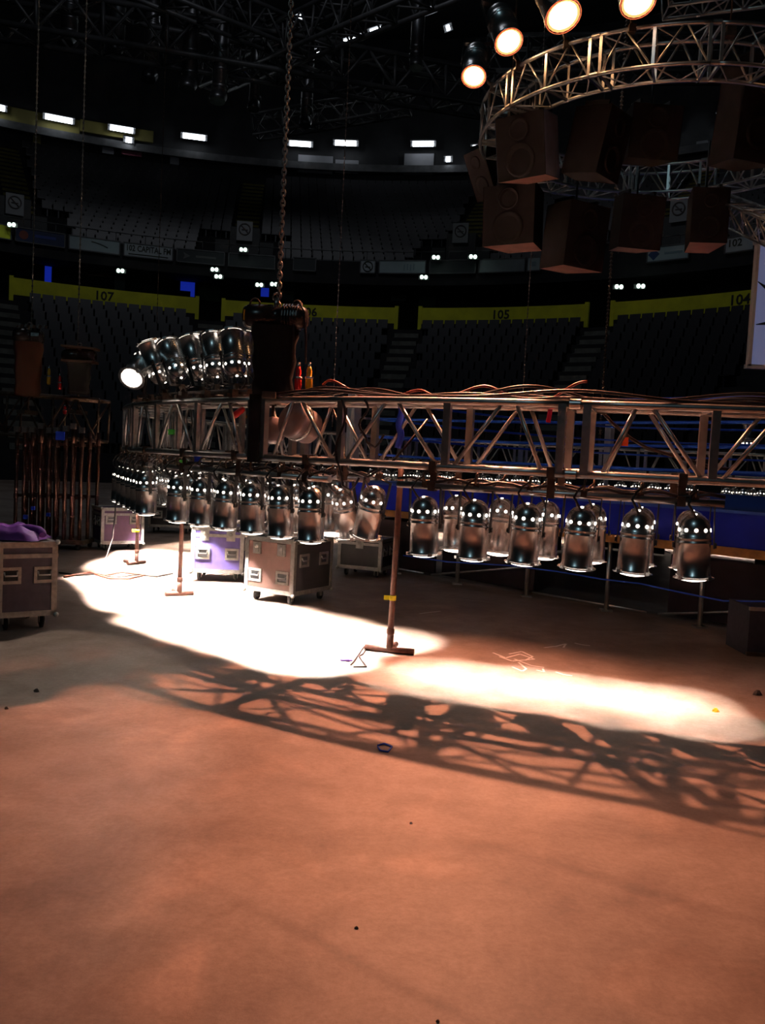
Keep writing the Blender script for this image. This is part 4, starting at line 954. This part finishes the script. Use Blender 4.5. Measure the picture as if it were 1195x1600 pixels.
for i, (px, py, Y, lab, tg, k) in enumerate(warm):
    o = op if i == 0 else copy_tree(op); p = at(px, py, Y * SC); sc_ = (1.2, 1.3, 1.55, 1.45)[i]; p = p + (p - Vector((tg[0], tg[1], 0))).normalized() * .2 * sc_; aim_warm(o, p, tg, k); o['label'] = lab; o.scale = (sc_,) * 3
    a = math.atan2(p.y - FY, p.x - FX); base = fp(a, FR, FZT); q = MB(); q.tube(base, p + Vector((0, .08, .0)), .014, 6); q.box(base, (.06, .06, .06)); single('lamp_bracket', q, steel, 'short bracket carrying the %s warm par can' % ['leftmost', 'second', 'largest', 'topmost'][i], 'bracket')
for i, a in enumerate((290, 315)):
    o = copy_tree(op); p = fp(R(a), FR + .1, FZT + .3); aim_warm(o, p, (5.4, 5.4 - i), .2)
    o['label'] = 'warm par can on the flown truss beyond the frame, %s' % ('nearer' if i == 0 else 'further'); q = MB(); base = fp(R(a), FR, FZT); q.tube(base, p, .014, 6); q.box(base, (.06, .06, .06)); single('lamp_bracket', q, steel, 'bracket of the %s warm can beyond the frame' % ('nearer' if i == 0 else 'further'), 'bracket')
straight_truss('cross_truss', 'silver cross truss above the flown circular truss at the top edge', at(1040, 20, 12.8 * SC), at(1500, -40, 12.4 * SC), .28, .36, .018, .009, 7, alu)
for a, lab in ((150, 'left'), (30, 'right'), (270, 'front')):
    b = fp(R(a), FR - .16, FZT); q = MB(); q.tube(b, (b.x, b.y, 28.9), .008, 6); q.box(b, (.08, .08, .08)); single('rigging_wire', q, steel, 'steel wire carrying the flown circular truss, %s one' % lab, 'wire')
# loudspeakers inside the flown ring
def speaker(px, py, Y, w_, h_, d_, rz, tilt, lab, side=spk, base=None, woof=True, back=False):
    w_, h_, d_ = w_ * SC, h_ * SC, d_ * SC; p = at(px, py, Y * SC); t = thing('hanging_speaker', lab, 'loudspeaker', p)
    Mx = Matrix.Translation(p) @ Matrix.Rotation(rz, 4, 'Z') @ Matrix.Rotation(tilt, 4, 'X')
    def B(nm, m_, q): q.v = [Mx @ v for v in q.v]; return q.build(nm, m_, t)
    fw, bw = w_ / 2, w_ * .34
    V = [(-fw, -d_ / 2, -h_ / 2), (fw, -d_ / 2, -h_ / 2), (bw, d_ / 2, -h_ / 2), (-bw, d_ / 2, -h_ / 2), (-fw, -d_ / 2, h_ / 2), (fw, -d_ / 2, h_ / 2), (bw, d_ / 2, h_ / 2), (-bw, d_ / 2, h_ / 2)]
    q = MB(); q.add(V, [(0, 3, 2, 1), (4, 5, 6, 7), (0, 1, 5, 4), (1, 2, 6, 5), (2, 3, 7, 6), (3, 0, 4, 7)]); B('cabinet', spk, q)
    q = MB(); n = Vector((d_, fw - bw, 0)).normalized()
    for s in (-1, 1):
        e = .004; q.add([(s * (fw + e), -d_ / 2, -h_ / 2), (s * (bw + e), d_ / 2, -h_ / 2), (s * (bw + e), d_ / 2, h_ / 2), (s * (fw + e), -d_ / 2, h_ / 2)], [(0, 1, 2, 3)])
    B('side_panel', side, q)
    if base:  # underside sheet carrying the painted floor bounce
        q = MB(); q.add([(-fw, -d_ / 2, -h_ / 2 - .004), (fw, -d_ / 2, -h_ / 2 - .004), (bw, d_ / 2, -h_ / 2 - .004), (-bw, d_ / 2, -h_ / 2 - .004)], [(0, 1, 2, 3)]); B('bounce_tint_panel', base, q)
    if woof:
        for z, r in ((-h_ * .22, w_ * .30), (h_ * .26, w_ * .20)):
            q = MB(); q.lathe([(r, 0), (r, .02), (r * .85, .02), (r * .3, -.05), (.001, -.03)], 18, Matrix.Translation((0, -d_ / 2, z)) @ Matrix.Rotation(PI / 2, 4, 'X')); B('woofer', spkcone, q)
    q = MB()
    for s in (-1, 1): q.box((s * w_ * .3, 0, h_ / 2 + .03), (.03, d_ * .6, .06))
    B('fly_bracket', black, q)
    q = MB(); tp = Mx @ Vector((0, 0, h_ / 2 + .03)); q.tube(tp, (tp.x, tp.y, max(FZT - .32, tp.z + .2)), .012, 6); q.build('hanging_strap', black, t)
speaker(830, 232, 12.0, .72, .80, .62, R(-38), R(12), 'tilted speaker with grey-blue side, leftmost in the flown truss', spklit, salmon)
speaker(930, 226, 12.0, .60, .86, .6, R(48), R(12), 'brown speaker turned sideways, second in the flown truss', spk)
speaker(1012, 212, 12.4, .70, .70, .6, R(5), R(10), 'dark speaker with round cones facing the camera', spk)
speaker(1165, 180, 11.6, .66, 1.25, .6, R(20), R(8), 'tall dark speaker at the right of the flown truss', spk)
speaker(768, 268, 14.0, .5, .75, .5, R(-60), R(25), 'dark slanting speaker left below the flown truss', spk)
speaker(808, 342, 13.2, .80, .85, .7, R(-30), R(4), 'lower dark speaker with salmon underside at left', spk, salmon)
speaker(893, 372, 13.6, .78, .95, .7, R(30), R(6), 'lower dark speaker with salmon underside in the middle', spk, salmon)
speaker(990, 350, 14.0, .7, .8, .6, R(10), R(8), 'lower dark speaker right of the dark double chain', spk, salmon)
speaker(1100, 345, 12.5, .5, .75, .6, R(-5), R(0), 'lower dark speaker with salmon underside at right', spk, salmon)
# projection screen and triangular truss at right
YS = 8.6
p00, p01 = at(1187, 377, YS), at(1177, 572, YS)
sc = thing('hanging_screen', 'pale blue-grey screen cut by the right edge', 'screen', (p00.x + 1.4, YS, p01.z))
q = MB(); q.box((p00.x + 1.45, YS + .05, (p00.z + p01.z) / 2), (2.9, .04, p00.z - p01.z)); q.build('surface', screenm, sc)
q = MB()
for c_, s_ in (((p00.x + 1.45, YS + .05, p00.z), (2.96, .07, .04)), ((p00.x + 1.45, YS + .05, p01.z), (2.96, .07, .04)), ((p00.x, YS + .05, (p00.z + p01.z) / 2), (.03, .07, p00.z - p01.z)), ((p00.x + 2.9, YS + .05, (p00.z + p01.z) / 2), (.03, .07, p00.z - p01.z))): q.box(c_, s_)
q.build('frame', postwhite, sc)
for (x0, y0, x1, y1) in ((1184, 440, 1200, 452), (1181, 507, 1200, 505)):
    q = MB(); q.tube(at(x0, y0, YS + .02), at(x1, y1, YS + .02), .004, 5, .02); q.build('drawn_mark', darktxt, sc)
straight_truss('triangular_truss', 'silver triangular truss reaching to the screen at right', at(1112, 343, 13.6 * SC), at(1260, 415, 9.8 * SC), .42 * SC, .36 * SC, .016, .008, 6, alu, tri=True)
# ============================================================ small floor items
def curve_on_floor(pts, r, m_, name, lab, cat, z=None):
    q = MB(); q.path([ground(*p) + Vector((0, 0, z if z is not None else r)) for p in pts], r, 6); return single(name, q, m_, lab, cat)
chalkset = [[(770, 1020), (790, 1028), (812, 1022), (835, 1030), (800, 1033), (780, 1026)], [(795, 1022), (815, 1018), (832, 1026), (820, 1032)], [(810, 1035), (822, 1045), (816, 1049), (800, 1042)], [(850, 1012), (868, 1010), (884, 1006), (880, 1012)], [(898, 1005), (912, 1008), (922, 1009)], [(838, 1047), (850, 1050), (848, 1045)], [(868, 1050), (880, 1054), (894, 1056)], [(655, 959), (670, 957), (688, 955)], [(804, 1030), (830, 1040), (850, 1043)]]
ch = thing('chalk_scribble', 'white chalk scribble on the concrete right of the stand', 'chalk mark', ground(820, 1030))
for s in chalkset:
    q = MB()
    for a, b in zip(s[:-1], s[1:]):
        A, B_ = ground(*a), ground(*b); d = (B_ - A).normalized(); n_ = Vector((-d.y, d.x, 0)) * .008; z = Vector((0, 0, .0015))
        q.add([A + n_ + z, A - n_ + z, B_ - n_ + z, B_ + n_ + z, A + n_, A - n_, B_ - n_, B_ + n_], [(0, 1, 2, 3), (0, 3, 7, 4), (1, 5, 6, 2)])
    q.build('stroke', chalk, ch)
curve_on_floor([(590, 1166), (600, 1163), (612, 1168), (606, 1176), (594, 1174), (590, 1168)], .005, bluecable, 'cable_tie', 'small blue loop lying on the floor shadow', 'cable tie')
curve_on_floor([(548, 1040), (556, 1030), (568, 1012), (575, 1010), (566, 1024), (560, 1026), (572, 1043), (552, 1043)], .006, cablem, 'cable_end', 'thin cable ends lying at the foot of the centre stand', 'cable')
q = MB(); p = ground(538, 1033); q.tube(p + Vector((-.03, 0, .012)), p + Vector((.04, -.01, .012)), .012, 8); q.tube(p + Vector((.04, -.01, .012)), p + Vector((.06, -.012, .012)), .007, 8); single('plug', q, purpletape, 'small violet plug on the floor left of the centre stand', 'connector')
curve_on_floor([(93, 896), (120, 900), (150, 898), (180, 903), (215, 899), (245, 902), (270, 897)], .010, cablem, 'floor_cable', 'dark cable on the floor between the left case and stands', 'cable')
curve_on_floor([(100, 903), (140, 896), (170, 905), (200, 906), (225, 900), (190, 895), (160, 901)], .012, mat('brown_cable', (.25, .08, .05), .5), 'floor_cable', 'looped brown cable on the floor near the left stands', 'cable')
rnd = random.Random(11)
for px, py, s, lab in ((57, 1081, .02, 'small dark pebble on the floor near the left case'), (10, 1108, .014, 'tiny dark crumb at the left edge of the floor'), (1183, 1086, .035, 'dark bit of debris at the right edge of the floor'), (1118, 1112, .025, 'small orange cap at the end of the light pool'),
                       (557, 1451, .008, 'tiny dark chip in the foreground floor'), (684, 1597, .007, 'tiny chip at the bottom edge of the floor'), (642, 1287, .008, 'pale chip on the floor below the shadow')):
    p = ground(px, py); q = MB(); V = []
    for i in range(3):
        for j in range(6):
            a = 2 * PI * j / 6; r = s * (1, .9, .4)[i] * rnd.uniform(.7, 1.1); V.append(p + Vector((r * math.cos(a), r * math.sin(a) * .8, s * .5 * i)))
    q.add(V, [[i * 6 + j, i * 6 + (j + 1) % 6, (i + 1) * 6 + (j + 1) % 6, (i + 1) * 6 + j] for i in range(2) for j in range(6)] + [[12 + j for j in range(6)]])
    single('debris', q, yelm if 'orange' in lab else (chalk if 'pale' in lab else stone), lab, 'debris')
print('objects', len(bpy.data.objects))
